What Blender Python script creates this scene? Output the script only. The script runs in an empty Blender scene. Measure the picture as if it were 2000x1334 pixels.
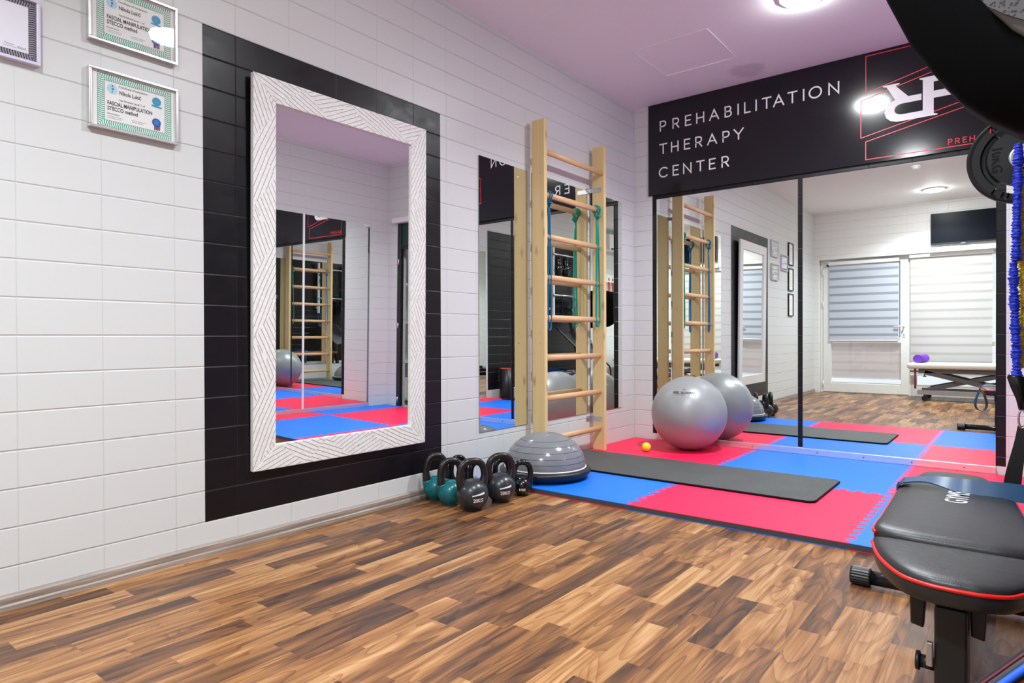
import bpy, bmesh, math, random
from mathutils import Vector, Matrix
random.seed(7)
PI = math.pi
sc = bpy.context.scene
COL = sc.collection

# ------------------------------------------------------------------ camera, world, exposure
CAM = Vector((2.5609, -4.919, 0.8689)); FPX = 1264.98
yaw, pitch, roll = 0.667, -0.0062, -0.0032
fw = Vector((-math.sin(yaw)*math.cos(pitch), math.cos(yaw)*math.cos(pitch), math.sin(pitch)))
rt = Vector((math.cos(yaw), math.sin(yaw), 0)); up = rt.cross(fw)
rt, up = rt*math.cos(roll)+up*math.sin(roll), up*math.cos(roll)-rt*math.sin(roll)
cam = bpy.data.cameras.new('camera'); cam.sensor_width = 36; cam.lens = FPX/2000*36
cam.clip_start = 0.02
co = bpy.data.objects.new('camera', cam); COL.objects.link(co)
m = Matrix((rt, up, -fw)).transposed().to_4x4(); m.translation = CAM; co.matrix_world = m
sc.camera = co
w = bpy.data.worlds.new('world'); sc.world = w; w.use_nodes = True
bg = w.node_tree.nodes['Background']; bg.inputs[0].default_value = (0.86, 0.92, 1, 1); bg.inputs[1].default_value = 0.8
sc.view_settings.view_transform = 'Standard'; sc.view_settings.look = 'None'
sc.view_settings.gamma = 1; sc.view_settings.use_curve_mapping = False
sc.view_settings.exposure = 0.59
LAMP = 110.0                        # radiance of the round ceiling diffusers (the lamps behind them give the light)
cy = sc.cycles
cy.max_bounces = 14; cy.diffuse_bounces = 6; cy.glossy_bounces = 10; cy.transmission_bounces = 8
cy.transparent_max_bounces = 12
cy.caustics_reflective = True; cy.caustics_refractive = False; cy.blur_glossy = 1.0
cy.sample_clamp_indirect = 6.0; cy.use_denoising = True

W, H, YR = 3.31, 2.772, -6.0       # right wall, ceiling, rear wall
MT = 0.0285                        # top of the floor mats

# ------------------------------------------------------------------ material helpers
class NT:
    def __init__(s, name):
        s.m = bpy.data.materials.new(name); s.m.use_nodes = True
        s.t = s.m.node_tree; s.p = s.t.nodes['Principled BSDF']; s.out = s.t.nodes['Material Output']
    def set(s, sock, v):
        if isinstance(v, bpy.types.NodeSocket): s.t.links.new(v, sock)
        elif v is not None:
            try: sock.default_value = v
            except Exception: sock.default_value = (*v, 1) if len(v) == 3 else v
    def n(s, ty, ins={}, **at):
        nd = s.t.nodes.new(ty)
        for k, v in at.items(): setattr(nd, k, v)
        for k, v in ins.items(): s.set(nd.inputs[k], v)
        return nd
    def M(s, op, a, b=None, c=None, clamp=False):
        nd = s.n('ShaderNodeMath', operation=op, use_clamp=clamp)
        s.set(nd.inputs[0], a); s.set(nd.inputs[1], b); s.set(nd.inputs[2], c)
        return nd.outputs[0]
    def xyz(s, which='Object'):
        tc = s.n('ShaderNodeTexCoord'); sp = s.n('ShaderNodeSeparateXYZ', {0: tc.outputs[which]})
        return tc.outputs[which], sp.outputs[0], sp.outputs[1], sp.outputs[2]
    def comb(s, x=0.0, y=0.0, z=0.0):
        return s.n('ShaderNodeCombineXYZ', {0: x, 1: y, 2: z}).outputs[0]
    def mix(s, f, a, b):
        nd = s.n('ShaderNodeMix', data_type='RGBA')
        s.set(nd.inputs[0], f); s.set(nd.inputs[6], a); s.set(nd.inputs[7], b)
        return nd.outputs[2]
    def ramp(s, f, *stops):
        nd = s.n('ShaderNodeValToRGB', {0: f}); e = nd.color_ramp.elements
        while len(e) < len(stops): e.new(0.5)
        for el, (p, c) in zip(e, stops): el.position = p; el.color = (*c, 1)
        return nd.outputs[0]
    def noise(s, vec, scale=5, detail=2, rough=0.5, dist=0.0):
        return s.n('ShaderNodeTexNoise', {'Vector': vec, 'Scale': scale, 'Detail': detail, 'Roughness': rough, 'Distortion': dist}).outputs[0]
    def bump(s, h, strength=0.3, dist=0.002):
        s.t.links.new(s.n('ShaderNodeBump', {'Height': h, 'Strength': strength, 'Distance': dist}).outputs[0], s.p.inputs['Normal'])
    def fin(s, col=None, rough=None, metal=None, spec=None, **kw):
        if col is not None: s.set(s.p.inputs['Base Color'], col)
        if rough is not None: s.set(s.p.inputs['Roughness'], rough)
        if metal is not None: s.set(s.p.inputs['Metallic'], metal)
        if spec is not None: s.set(s.p.inputs['Specular IOR Level'], spec)
        for k, v in kw.items(): s.set(s.p.inputs[k], v)
        return s.m
def plain(name, col, rough=0.5, metal=0.0, var=0.06, scale=30, **kw):
    """plain colour with a slight procedural variation"""
    n = NT(name); v, x, y, z = n.xyz()
    f = n.noise(v, scale, 3)
    c2 = tuple(max(0, c*(1-var)) for c in col); c1 = tuple(min(1, c*(1+var)) for c in col)
    return n.fin(n.mix(f, (*c2, 1), (*c1, 1)), rough, metal, **kw)

def tile_mat(name, axis, a0, mask=None, white=(0.648, 0.656, 0.655)):
    """painted stack-bond tile wall; mask = list of (u0,u1,z0,z1) painted black"""
    n = NT(name); v, x, y, z = n.xyz(); u = (x, y)[axis]
    TW, TH = 0.25, 0.1242
    def edge(c, off, size):
        f = n.M('FRACT', n.M('DIVIDE', n.M('SUBTRACT', c, off), size))
        d = n.M('MULTIPLY', n.M('MINIMUM', f, n.M('SUBTRACT', 1.0, f)), size)
        return d
    du, dz = edge(u, a0, TW), edge(z, 0.0106, TH)
    hu = n.M('DIVIDE', du, 0.0022, clamp=True); hz = n.M('DIVIDE', dz, 0.0042, clamp=True)
    hu = n.M('MULTIPLY_ADD', hu, 0.5, 0.5); h = n.M('MULTIPLY', hu, hz)
    wob = n.noise(v, 9, 2)
    n.bump(n.M('ADD', h, n.M('MULTIPLY', wob, 0.18)), 0.55, 0.004)
    grout = n.mix(h, tuple(c*0.84 for c in white)+(1,), (*white, 1))
    col = grout; rough = 0.36
    if mask:
        ms = None
        for (u0, u1, z0, z1) in mask:
            k = n.M('MULTIPLY', n.M('MULTIPLY', n.M('GREATER_THAN', u, u0), n.M('LESS_THAN', u, u1)),
                    n.M('MULTIPLY', n.M('GREATER_THAN', z, z0), n.M('LESS_THAN', z, z1)))
            ms = k if ms is None else n.M('MAXIMUM', ms, k)
        blk = n.mix(h, (0.012, 0.011, 0.014, 1), (0.0055, 0.0045, 0.0065, 1))
        col = n.mix(ms, grout, blk)
        smear = n.noise(n.comb(n.M('MULTIPLY', x, 8.0), n.M('MULTIPLY', y, 8.0), n.M('MULTIPLY', z, 14.0)), 1.0, 5, 0.65)
        rb = n.M('ADD', 0.2, n.M('MULTIPLY', smear, 0.32))
        rough = n.M('ADD', n.M('MULTIPLY', n.M('SUBTRACT', 1.0, ms), 0.36), n.M('MULTIPLY', ms, rb))
    return n.fin(col, rough, spec=0.35)

def floor_mat():
    n = NT('walnut_laminate'); v, x, y, z = n.xyz()
    PW, PL = 0.0766, 0.40
    u = n.M('DIVIDE', n.M('SUBTRACT', x, 0.891), PW); row = n.M('FLOOR', u)
    ro = n.n('ShaderNodeTexWhiteNoise', {'W': n.M('MULTIPLY', row, 1.37)}, noise_dimensions='1D').outputs[0]
    vv = n.M('ADD', n.M('DIVIDE', y, PL), n.M('MULTIPLY', ro, 3.0)); colm = n.M('FLOOR', vv)
    rn = n.n('ShaderNodeTexWhiteNoise', {'Vector': n.comb(row, colm, 0.0)}, noise_dimensions='3D').outputs[0]
    rn2 = n.n('ShaderNodeTexWhiteNoise', {'Vector': n.comb(row, colm, 7.0)}, noise_dimensions='3D').outputs[0]
    # cathedral grain: stretched, distorted noise, offset per strip
    gv = n.comb(n.M('ADD', n.M('MULTIPLY', x, 17.0), n.M('MULTIPLY', rn, 40.0)), n.M('ADD', n.M('MULTIPLY', y, 1.5), n.M('MULTIPLY', rn2, 30.0)), n.M('MULTIPLY', rn, 9.0))
    g1 = n.noise(gv, 1.3, 3, 0.5, 1.0)
    rings = n.M('FRACT', n.M('MULTIPLY', n.noise(n.comb(n.M('ADD', n.M('MULTIPLY', x, 11.0), n.M('MULTIPLY', rn, 40.0)), n.M('ADD', n.M('MULTIPLY', y, 1.6), n.M('MULTIPLY', rn2, 30.0)), n.M('MULTIPLY', rn, 9.0)), 0.8, 1, 0.4, 0.9), 9.0))
    rings = n.M('POWER', rings, 3.0)
    fine = n.noise(n.comb(n.M('MULTIPLY', x, 300.0), n.M('MULTIPLY', y, 4.0), rn), 1.0, 2, 0.5)
    t = n.M('ADD', n.M('MULTIPLY', n.M('SUBTRACT', rn, 0.5), 0.52), n.M('MULTIPLY', n.M('SUBTRACT', g1, 0.5), 1.25))
    t = n.M('SUBTRACT', t, n.M('MULTIPLY', rings, 0.22))
    t = n.M('ADD', t, n.M('MULTIPLY', n.M('SUBTRACT', fine, 0.5), 0.42))
    t = n.M('ADD', t, 0.60, clamp=True)
    c = n.ramp(t, (0.0, (0.034, 0.016, 0.011)), (0.22, (0.072, 0.034, 0.020)), (0.48, (0.178, 0.074, 0.029)), (0.72, (0.335, 0.15, 0.052)), (1.0, (0.50, 0.285, 0.13)))
    fu = n.M('FRACT', u); du = n.M('MINIMUM', fu, n.M('SUBTRACT', 1.0, fu)); fv = n.M('FRACT', vv); dv = n.M('MULTIPLY', n.M('MINIMUM', fv, n.M('SUBTRACT', 1.0, fv)), PL/PW)
    seam = n.M('DIVIDE', n.M('MINIMUM', du, dv), 0.012, clamp=True)
    c = n.mix(n.M('MULTIPLY', n.M('SUBTRACT', 1.0, seam), 0.45), c, (0.04, 0.02, 0.012, 1))
    n.bump(n.M('ADD', seam, n.M('MULTIPLY', fine, 0.5)), 0.12, 0.001)
    return n.fin(c, n.M('ADD', 0.27, n.M('MULTIPLY', fine, 0.14)), spec=0.5)

def pine_mat(name, axis=2, c1=(0.66, 0.46, 0.20), c2=(0.80, 0.62, 0.32), knots=True):
    n = NT(name); v, x, y, z = n.xyz(); a = [x, y, z]
    k = [60.0, 60.0, 60.0]; k[axis] = 1.4
    gv = n.comb(*[n.M('MULTIPLY', a[i], k[i]) for i in range(3)])
    g = n.noise(gv, 1.0, 3, 0.55, 0.6)
    b = n.comb(*[n.M('MULTIPLY', a[i], (9.0, 9.0, 9.0)[i] if i != axis else 0.5) for i in range(3)])
    g2 = n.noise(b, 1.0, 2, 0.5, 0.8)
    c = n.mix(n.M('ADD', n.M('MULTIPLY', g, 0.6), n.M('MULTIPLY', g2, 0.4), clamp=True), (*c1, 1), (*c2, 1))
    if knots:
        kk = [16.0, 16.0, 16.0]; kk[axis] = 6.0
        vo = n.n('ShaderNodeTexVoronoi', {'Vector': n.comb(*[n.M('MULTIPLY', a[i], kk[i]) for i in range(3)]), 'Scale': 0.75})
        d = n.M('SUBTRACT', 1.0, n.M('DIVIDE', vo.outputs['Distance'], 0.2), clamp=True)
        rare = n.M('GREATER_THAN', n.n('ShaderNodeSeparateColor', {0: vo.outputs['Color']}).outputs[0], 0.38)
        c = n.mix(n.M('MULTIPLY', n.M('MULTIPLY', d, rare), 0.8), c, (0.30, 0.14, 0.05, 1))
    return n.fin(c, 0.42)

def stripe_fabric(name, pitch, frac, z0, ca, cb, trans=0.35):
    n = NT(name); v, x, y, z = n.xyz()
    f = n.M('FRACT', n.M('DIVIDE', n.M('SUBTRACT', z, z0), pitch))
    k = n.M('MULTIPLY', n.M('DIVIDE', f, 0.05, clamp=True), n.M('DIVIDE', n.M('SUBTRACT', frac, f), 0.05, clamp=True))
    c = n.mix(k, (*ca, 1), (*cb, 1))
    weave = n.noise(n.comb(n.M('MULTIPLY', x, 900.0), 0.0, n.M('MULTIPLY', z, 500.0)), 1.0, 1)
    c = n.mix(n.M('MULTIPLY', weave, 0.08), c, (1, 1, 1, 1))
    d = n.n('ShaderNodeBsdfDiffuse', {0: c}); tr = n.n('ShaderNodeBsdfTranslucent', {0: c})
    mx = n.n('ShaderNodeMixShader', {0: trans, 1: d.outputs[0], 2: tr.outputs[0]})
    n.t.links.new(mx.outputs[0], n.out.inputs[0]); return n.m

def glass_mat(name, tint=(1, 1, 1)):
    n = NT(name)
    v, x, y, z = n.xyz()
    bf = n.n('ShaderNodeNewGeometry').outputs['Backfacing']
    fr = n.n('ShaderNodeFresnel', {'IOR': n.M('ADD', 1.5, n.M('MULTIPLY', bf, 1/1.5-1.5))})   # same thin pane from both sides
    tr = n.n('ShaderNodeBsdfTransparent', {0: (*tint, 1)}); gl = n.n('ShaderNodeBsdfGlossy', {0: (1, 1, 1, 1), 'Roughness': 0.02})
    mx = n.n('ShaderNodeMixShader', {0: n.M('MULTIPLY', fr.outputs[0], 1.0), 1: tr.outputs[0], 2: gl.outputs[0]})
    n.t.links.new(mx.outputs[0], n.out.inputs[0]); return n.m
def mirror_mat():
    n = NT('mirror_silver'); v, x, y, z = n.xyz()
    f = n.noise(v, 3, 1)
    return n.fin(n.mix(f, (0.86, 0.89, 0.865, 1), (0.875, 0.9, 0.88, 1)), 0.0, 1.0)
def emis(name, col, s):
    n = NT(name); e = n.n('ShaderNodeEmission', {0: (*col, 1), 1: s}); n.t.links.new(e.outputs[0], n.out.inputs[0]); return n.m

M = {}
M['wl'] = tile_mat('white_and_black_tiles_left', 1, -0.012, [(-3.6502, -2.3113, 0.1348, 2.1217)])
M['wb'] = tile_mat('white_and_black_tiles_back', 0, 0.0, [(0.166, 2.486, 0.077, 2.6)])
M['wr'] = tile_mat('white_and_black_tiles_right', 1, -0.012, [(-4.62, -1.985, 0.1348, 2.36)])
M['wt'] = tile_mat('white_tiles_rear', 0, 0.0, None, (0.84, 0.84, 0.82))
n = NT('white_ceiling_paint'); v, x, y, z = n.xyz()
# an old damp stain near the sign, and the thin line of the flush hatch is built as an object
dx = n.M('SUBTRACT', x, 1.02); dy = n.M('SUBTRACT', y, -0.23)
dist = n.M('SQRT', n.M('ADD', n.M('MULTIPLY', dx, dx), n.M('MULTIPLY', dy, dy)))
dist = n.M('ADD', dist, n.M('MULTIPLY', n.M('SUBTRACT', n.noise(v, 14, 4, 0.6), 0.5), 0.14))
st = n.M('MULTIPLY', n.M('DIVIDE', n.M('SUBTRACT', 0.14, dist), 0.05, clamp=True), 0.55)
M['ceil'] = n.fin(n.mix(st, (0.88, 0.87, 0.87, 1), (0.55, 0.52, 0.54, 1)), 0.6)
M['floor'] = floor_mat()
def skirt():
    n = NT('grey_oak_skirting'); v, x, y, z = n.xyz()
    g = n.noise(n.comb(n.M('MULTIPLY', x, 200.0), n.M('MULTIPLY', y, 5.0), n.M('MULTIPLY', z, 160.0)), 1.0, 4, 0.6)
    return n.fin(n.ramp(g, (0.25, (0.17, 0.125, 0.10)), (0.75, (0.46, 0.39, 0.34))), 0.45)
M['skirt'] = skirt()
M['mirror'] = mirror_mat(); M['glass'] = glass_mat('clear_glass')
M['edge'] = plain('mirror_edge', (0.30, 0.36, 0.33), 0.2)
M['alu'] = plain('brushed_aluminium', (0.78, 0.78, 0.78), 0.32, 0.85, 0.04, 60)
M['steel'] = plain('galvanised_steel', (0.55, 0.56, 0.57), 0.35, 0.9, 0.2, 80)
M['chrome'] = plain('polished_chrome', (0.8, 0.8, 0.8), 0.12, 1.0)
def foam(name, col):
    n = NT(name); v, x, y, z = n.xyz()
    f = n.noise(v, 60, 3); big = n.noise(v, 3, 2)
    c = n.mix(n.M('MULTIPLY', big, 0.35), (*col, 1), tuple(min(1, q*1.1+0.008) for q in col)+(1,))
    n.bump(f, 0.12, 0.001); return n.fin(c, 0.48, spec=0.32)
M['matred'] = foam('red_foam', (0.88, 0.010, 0.075)); M['matblue'] = foam('blue_foam', (0.006, 0.165, 0.80))
M['matcore'] = plain('dark_grey_foam_core', (0.055, 0.055, 0.06), 0.8)
def yoga():
    n = NT('ribbed_dark_grey_rubber'); v, x, y, z = n.xyz()
    rb = n.M('SINE', n.M('MULTIPLY', x, 2*PI/0.0085)); f = n.noise(v, 5, 3)
    n.bump(rb, 0.5, 0.0015)
    return n.fin(n.mix(f, (0.052, 0.056, 0.056, 1), (0.085, 0.09, 0.088, 1)), 0.55, spec=0.35)
M['yoga'] = yoga(); M['yedge'] = plain('black_rubber_edge', (0.004, 0.004, 0.006), 0.7, spec=0.15)
M['pine'] = pine_mat('pine_board'); M['beech'] = pine_mat('beech_rung', 1, (0.62, 0.36, 0.17), (0.75, 0.48, 0.26), False)
M['white'] = plain('white_paint', (0.82, 0.82, 0.81), 0.4)
M['pvc'] = plain('white_pvc', (0.80, 0.82, 0.79), 0.35)
def ribbed_frame():
    n = NT('white_combed_frame'); v, x, y, z = n.xyz(); g = n.noise(v, 70, 3)
    return n.fin(n.ramp(g, (0.3, (0.74, 0.73, 0.715)), (0.7, (0.86, 0.855, 0.85))), 0.5)
M['frame'] = ribbed_frame(); M['line'] = plain('brown_groove', (0.25, 0.19, 0.155), 0.6)
M['black'] = plain('black_plastic', (0.009, 0.009, 0.011), 0.42)
M['matte'] = plain('matte_black_shell', (0.0025, 0.0025, 0.003), 0.7, spec=0.04)
M['gloss'] = plain('black_gloss_enamel', (0.006, 0.006, 0.008), 0.16)
M['iron'] = plain('dark_grey_vinyl', (0.024, 0.026, 0.031), 0.3, 0, 0.15, 40)
M['teal'] = plain('teal_vinyl', (0.0, 0.125, 0.145), 0.28, 0, 0.1, 40)
M['hand'] = plain('black_painted_iron', (0.014, 0.012, 0.012), 0.33, 0.1, 0.2, 90)
M['sign'] = plain('black_gloss_board', (0.0045, 0.0045, 0.0075), 0.14)
M['letter'] = plain('white_vinyl_lettering', (0.80, 0.79, 0.82), 0.4)
M['redline'] = plain('red_vinyl_line', (0.80, 0.015, 0.05), 0.4)
def ballmat():
    n = NT('silver_grey_ball'); v, x, y, z = n.xyz()
    ln = n.M('SINE', n.M('MULTIPLY', z, 2*PI/0.022)); f = n.noise(v, 8, 2)
    n.bump(ln, 0.05, 0.0008)
    return n.fin(n.mix(f, (0.30, 0.308, 0.31, 1), (0.34, 0.348, 0.35, 1)), 0.36, 0.2)
M['ball'] = ballmat()
M['bosu'] = plain('grey_rubber_dome', (0.20, 0.205, 0.22), 0.16, 0, 0.05, 12); M['bosul'] = plain('dark_groove', (0.10, 0.10, 0.115), 0.4)
M['ink'] = plain('black_ink', (0.012, 0.012, 0.016), 0.6)
M['paper'] = plain('paper', (0.80, 0.80, 0.79), 0.6, 0, 0.02)
M['lpaper'] = plain('lilac_white_paper', (0.76, 0.75, 0.82), 0.6, 0, 0.02)
def border(name, c, d, horiz):
    n = NT(name); v, x, y, z = n.xyz(); a, b = (y, z) if horiz else (z, y)
    s1 = n.M('SINE', n.M('ADD', n.M('MULTIPLY', a, 2*PI/0.0072), n.M('MULTIPLY', n.M('SINE', n.M('MULTIPLY', b, 2*PI/0.0225)), 1.3)))
    k = n.M('MULTIPLY_ADD', s1, 2.5, 0.5, clamp=True)
    return n.fin(n.mix(k, (*c, 1), (*d, 1)), 0.6)
M['bgh'] = border('green_guilloche_h', (0.74, 0.79, 0.76), (0.06, 0.36, 0.24), True); M['bgv'] = border('green_guilloche_v', (0.74, 0.79, 0.76), (0.06, 0.36, 0.24), False)
M['bph'] = border('dark_ornament_h', (0.30, 0.28, 0.33), (0.02, 0.018, 0.03), True); M['bpv'] = border('dark_ornament_v', (0.30, 0.28, 0.33), (0.02, 0.018, 0.03), False)
M['ltblue'] = plain('pale_blue_print', (0.42, 0.66, 0.82), 0.6); M['seal'] = plain('blue_print', (0.03, 0.30, 0.50), 0.6, 0, 0.5, 300)
M['rose'] = plain('royal_blue_print', (0.01, 0.16, 0.62), 0.6); M['rosed'] = plain('dark_blue_print', (0.015, 0.06, 0.22), 0.6); M['tail'] = plain('purple_print', (0.12, 0.01, 0.09), 0.6)
M['silver'] = plain('silver_frame', (0.70, 0.68, 0.68), 0.25, 0.9, 0.05); M['lilac'] = plain('lilac_white_frame', (0.66, 0.63, 0.78), 0.3)
def leather():
    n = NT('black_leatherette'); v, x, y, z = n.xyz()
    n.bump(n.M('ADD', n.noise(v, 420, 3), n.M('MULTIPLY', n.noise(n.comb(n.M('MULTIPLY', x, 8.0), n.M('MULTIPLY', y, 40.0), 0.0), 1.0, 3), 2.0)), 0.16, 0.002)
    return n.fin((0.016, 0.016, 0.0175, 1), 0.40, spec=0.5)
M['leather'] = leather(); M['piping'] = plain('red_piping', (0.75, 0.012, 0.01), 0.35)
M['band'] = plain('dark_blue_rubber', (0.0, 0.05, 0.14), 0.4); M['bandb'] = plain('blue_rubber', (0.0, 0.16, 0.36), 0.4); M['bandg'] = plain('green_rubber', (0.0, 0.30, 0.22), 0.45)
M['cordb'] = plain('blue_cord_sleeve', (0.008, 0.03, 0.55), 0.6, 0, 0.3, 90); M['cordy'] = plain('yellow_cord_sleeve', (0.88, 0.58, 0.01), 0.6, 0, 0.3, 90)
M['rubber'] = plain('black_rubber', (0.0085, 0.009, 0.010), 0.5, 0, 0.15, 60, spec=0.35)
M['rubl'] = plain('worn_rubber_lettering', (0.003, 0.003, 0.0035), 0.4, spec=0.2)
M['tennis'] = plain('yellow_felt', (0.78, 0.72, 0.02), 0.8, 0, 0.1, 200)
M['bluestripe'] = plain('blue_stripe', (0.02, 0.12, 0.85), 0.3); M['maroon'] = plain('maroon_trim', (0.14, 0.012, 0.03), 0.35)
def grille():
    n = NT('speaker_mesh'); v, x, y, z = n.xyz()
    vo = n.n('ShaderNodeTexVoronoi', {'Vector': v, 'Scale': 330.0})
    k = n.M('LESS_THAN', vo.outputs['Distance'], 0.42)
    return n.fin(n.mix(k, (0.085, 0.075, 0.08, 1), (0.012, 0.010, 0.012, 1)), 0.5)
M['cgrey'] = plain('console_grey_plastic', (0.10, 0.096, 0.092), 0.55)
M['grille'] = grille(); M['greyp'] = plain('grey_plastic', (0.36, 0.36, 0.36), 0.4)
M['purple'] = plain('purple_foam', (0.16, 0.035, 0.52), 0.6, 0, 0.2, 80); M['cream'] = plain('cream_vinyl', (0.74, 0.71, 0.64), 0.4)
M['gsteel'] = plain('grey_lacquered_steel', (0.12, 0.115, 0.125), 0.4)
M['screen'] = plain('dark_screen', (0.004, 0.005, 0.012), 0.35, spec=0.12)
M['fab1'] = stripe_fabric('blue_grey_zebra_fabric', 0.1235, 0.36, 0.870, (0.70, 0.72, 0.79), (0.39, 0.455, 0.505), 0.35)
M['fab3'] = stripe_fabric('pale_zebra_fabric', 0.125, 0.34, 0.20, (0.86, 0.82, 0.83), (0.82, 0.75, 0.72), 0.55)
M['fab2'] = stripe_fabric('white_zebra_fabric', 0.1235, 0.34, 0.845, (0.80, 0.79, 0.785), (0.69, 0.655, 0.63), 0.5)
M['beige'] = plain('beige_paving', (0.46, 0.36, 0.27), 0.7, 0, 0.1, 6)
M['orange'] = plain('orange_red_rim', (0.70, 0.08, 0.03), 0.5)
M['brown'] = plain('brown_print', (0.30, 0.05, 0.04), 0.6); M['dkgreen'] = plain('dark_green_panel', (0.0, 0.03, 0.028), 0.3)
M['lamp'] = emis('lamp_diffuser', (0.95, 0.985, 1.0), LAMP)

# ------------------------------------------------------------------ mesh helpers
class MB:
    def __init__(s): s.v = []; s.f = []; s.mi = []; s.smf = []; s.cur = 0; s.sm = False
    def face(s, idx): s.f.append(idx); s.mi.append(s.cur); s.smf.append(s.sm)
    def quad(s, pts):
        b = len(s.v); s.v += [tuple(p) for p in pts]; s.face(list(range(b, b+len(pts)))); return s
    def box(s, x0, x1, y0, y1, z0, z1):
        b = len(s.v)
        s.v += [(x, y, z) for z in (z0, z1) for y in (y0, y1) for x in (x0, x1)]
        for q in ((0, 2, 3, 1), (4, 5, 7, 6), (0, 1, 5, 4), (2, 6, 7, 3), (0, 4, 6, 2), (1, 3, 7, 5)): s.face([b+i for i in q])
        return s
    def obox(s, c, ax, ay, az):
        """oriented box: centre and three half-axis vectors"""
        c, ax, ay, az = map(Vector, (c, ax, ay, az)); b = len(s.v)
        s.v += [tuple(c+i*ax+j*ay+k*az) for k in (-1, 1) for j in (-1, 1) for i in (-1, 1)]
        for q in ((0, 2, 3, 1), (4, 5, 7, 6), (0, 1, 5, 4), (2, 6, 7, 3), (0, 4, 6, 2), (1, 3, 7, 5)): s.face([b+i for i in q])
        return s
    def bar(s, p, q, wa, wb, upv=(0, 0, 1)):
        p, q = Vector(p), Vector(q); d = (q-p); L = d.length; d.normalize(); u = Vector(upv)
        if abs(d.dot(u)) > 0.98: u = Vector((1, 0, 0))
        a = d.cross(u).normalized(); bb = a.cross(d)
        return s.obox((p+q)/2, d*L/2, a*wa/2, bb*wb/2)
    def rings(s, rings, closed=True, cap0=True, cap1=True, smooth=True):
        o = s.sm; s.sm = smooth; n = len(rings[0]); b = len(s.v)
        for r in rings: s.v += [tuple(p) for p in r]
        for i in range(len(rings)-1):
            for j in range(n if closed else n-1):
                k = (j+1) % n
                s.face([b+i*n+j, b+i*n+k, b+(i+1)*n+k, b+(i+1)*n+j])
        s.sm = False
        if cap0: s.face([b+j for j in range(n)][::-1])
        if cap1: s.face([b+(len(rings)-1)*n+j for j in range(n)])
        s.sm = o; return s
    def tube(s, pts, r, n=12, loop=False, flat=1.0, cap=True, upv=None):
        pts = [Vector(p) for p in pts]; N = len(pts); R = r if isinstance(r, (list, tuple)) else [r]*N
        T = []
        for i in range(N):
            a = pts[(i-1) % N] if (loop or i > 0) else pts[i]; b = pts[(i+1) % N] if (loop or i < N-1) else pts[i]
            T.append((b-a).normalized())
        nrm = Vector(upv) if upv else (Vector((0, 0, 1)) if abs(T[0].z) < 0.9 else Vector((1, 0, 0)))
        rings = []
        for i in range(N):
            if upv: nrm = Vector(upv)
            nrm = (nrm-T[i]*nrm.dot(T[i]))
            nrm = nrm.normalized() if nrm.length > 1e-6 else T[i].orthogonal().normalized()
            bi = T[i].cross(nrm)
            rings.append([pts[i]+R[i]*(math.cos(2*PI*k/n)*nrm+flat*math.sin(2*PI*k/n)*bi) for k in range(n)])
        if loop: rings.append(rings[0]); return s.rings(rings, cap0=False, cap1=False)
        return s.rings(rings, cap0=cap, cap1=cap)
    def cyl(s, p, q, r, n=24, r2=None):
        return s.tube([p, q], [r, r if r2 is None else r2], n)
    def lathe(s, prof, c=(0, 0, 0), n=32, smooth=True, cap=False):
        c = Vector(c)
        return s.rings([[c+Vector((r*math.cos(2*PI*k/n), r*math.sin(2*PI*k/n), z)) for k in range(n)] for r, z in prof], cap0=cap, cap1=cap, smooth=smooth)
    def sphere(s, c, r, n=32, m=20):
        return s.lathe([(max(1e-4, r*math.sin(PI*i/m)), -r*math.cos(PI*i/m)) for i in range(m+1)], c, n)
    def prism(s, poly, fn, h0, h1):
        """2-D polygon mapped by fn(u, v, h), between depths h0 and h1"""
        b = len(s.v); n = len(poly)
        s.v += [tuple(fn(u, v, h0)) for u, v in poly]+[tuple(fn(u, v, h1)) for u, v in poly]
        s.face([b+i for i in range(n)][::-1]); s.face([b+n+i for i in range(n)])
        for i in range(n): j = (i+1) % n; s.face([b+i, b+j, b+n+j, b+n+i])
        return s
    def build(s, name, mats, parent=None, bevel=0.0, seg=2, world=True, origin=None, sub=0):
        me = bpy.data.meshes.new(name)
        off = Vector((0, 0, 0))
        if parent is not None and world:
            p = parent
            while p is not None: off += p.location; p = p.parent
        elif parent is None and origin is not None: off = Vector(origin)
        elif parent is None and origin is None and s.v and world == 'base':
            xs, ys, zs = zip(*s.v); off = Vector(((min(xs)+max(xs))/2, (min(ys)+max(ys))/2, min(zs)))
        me.from_pydata([tuple(Vector(v)-off) for v in s.v], [], s.f)
        if not isinstance(mats, (list, tuple)): mats = [mats]
        for mm in mats: me.materials.append(mm)
        for p, a, b in zip(me.polygons, s.mi, s.smf): p.material_index = a; p.use_smooth = b
        bm = bmesh.new(); bm.from_mesh(me); bmesh.ops.recalc_face_normals(bm, faces=bm.faces); bm.to_mesh(me); bm.free()
        me.update()
        o = bpy.data.objects.new(name, me); COL.objects.link(o)
        if parent is not None: o.parent = parent
        else: o.location = off
        if bevel:
            md = o.modifiers.new('bevel', 'BEVEL'); md.width = bevel; md.segments = seg; md.limit_method = 'ANGLE'; md.angle_limit = math.radians(40); md.harden_normals = False
        if sub:
            md = o.modifiers.new('sub', 'SUBSURF'); md.levels = sub; md.render_levels = sub
        return o
def tag(o, label, cat, group=None, kind=None):
    o['label'] = label; o['category'] = cat
    if group: o['group'] = group
    if kind: o['kind'] = kind
    return o
def thing(name, label, cat, loc=(0, 0, 0), rz=0, group=None):
    o = bpy.data.objects.new(name, None); COL.objects.link(o); o.location = loc; o.rotation_euler = (0, 0, rz)
    o.empty_display_size = 0.05
    return tag(o, label, cat, group)
def struct(o): o['kind'] = 'structure'; return o
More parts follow.
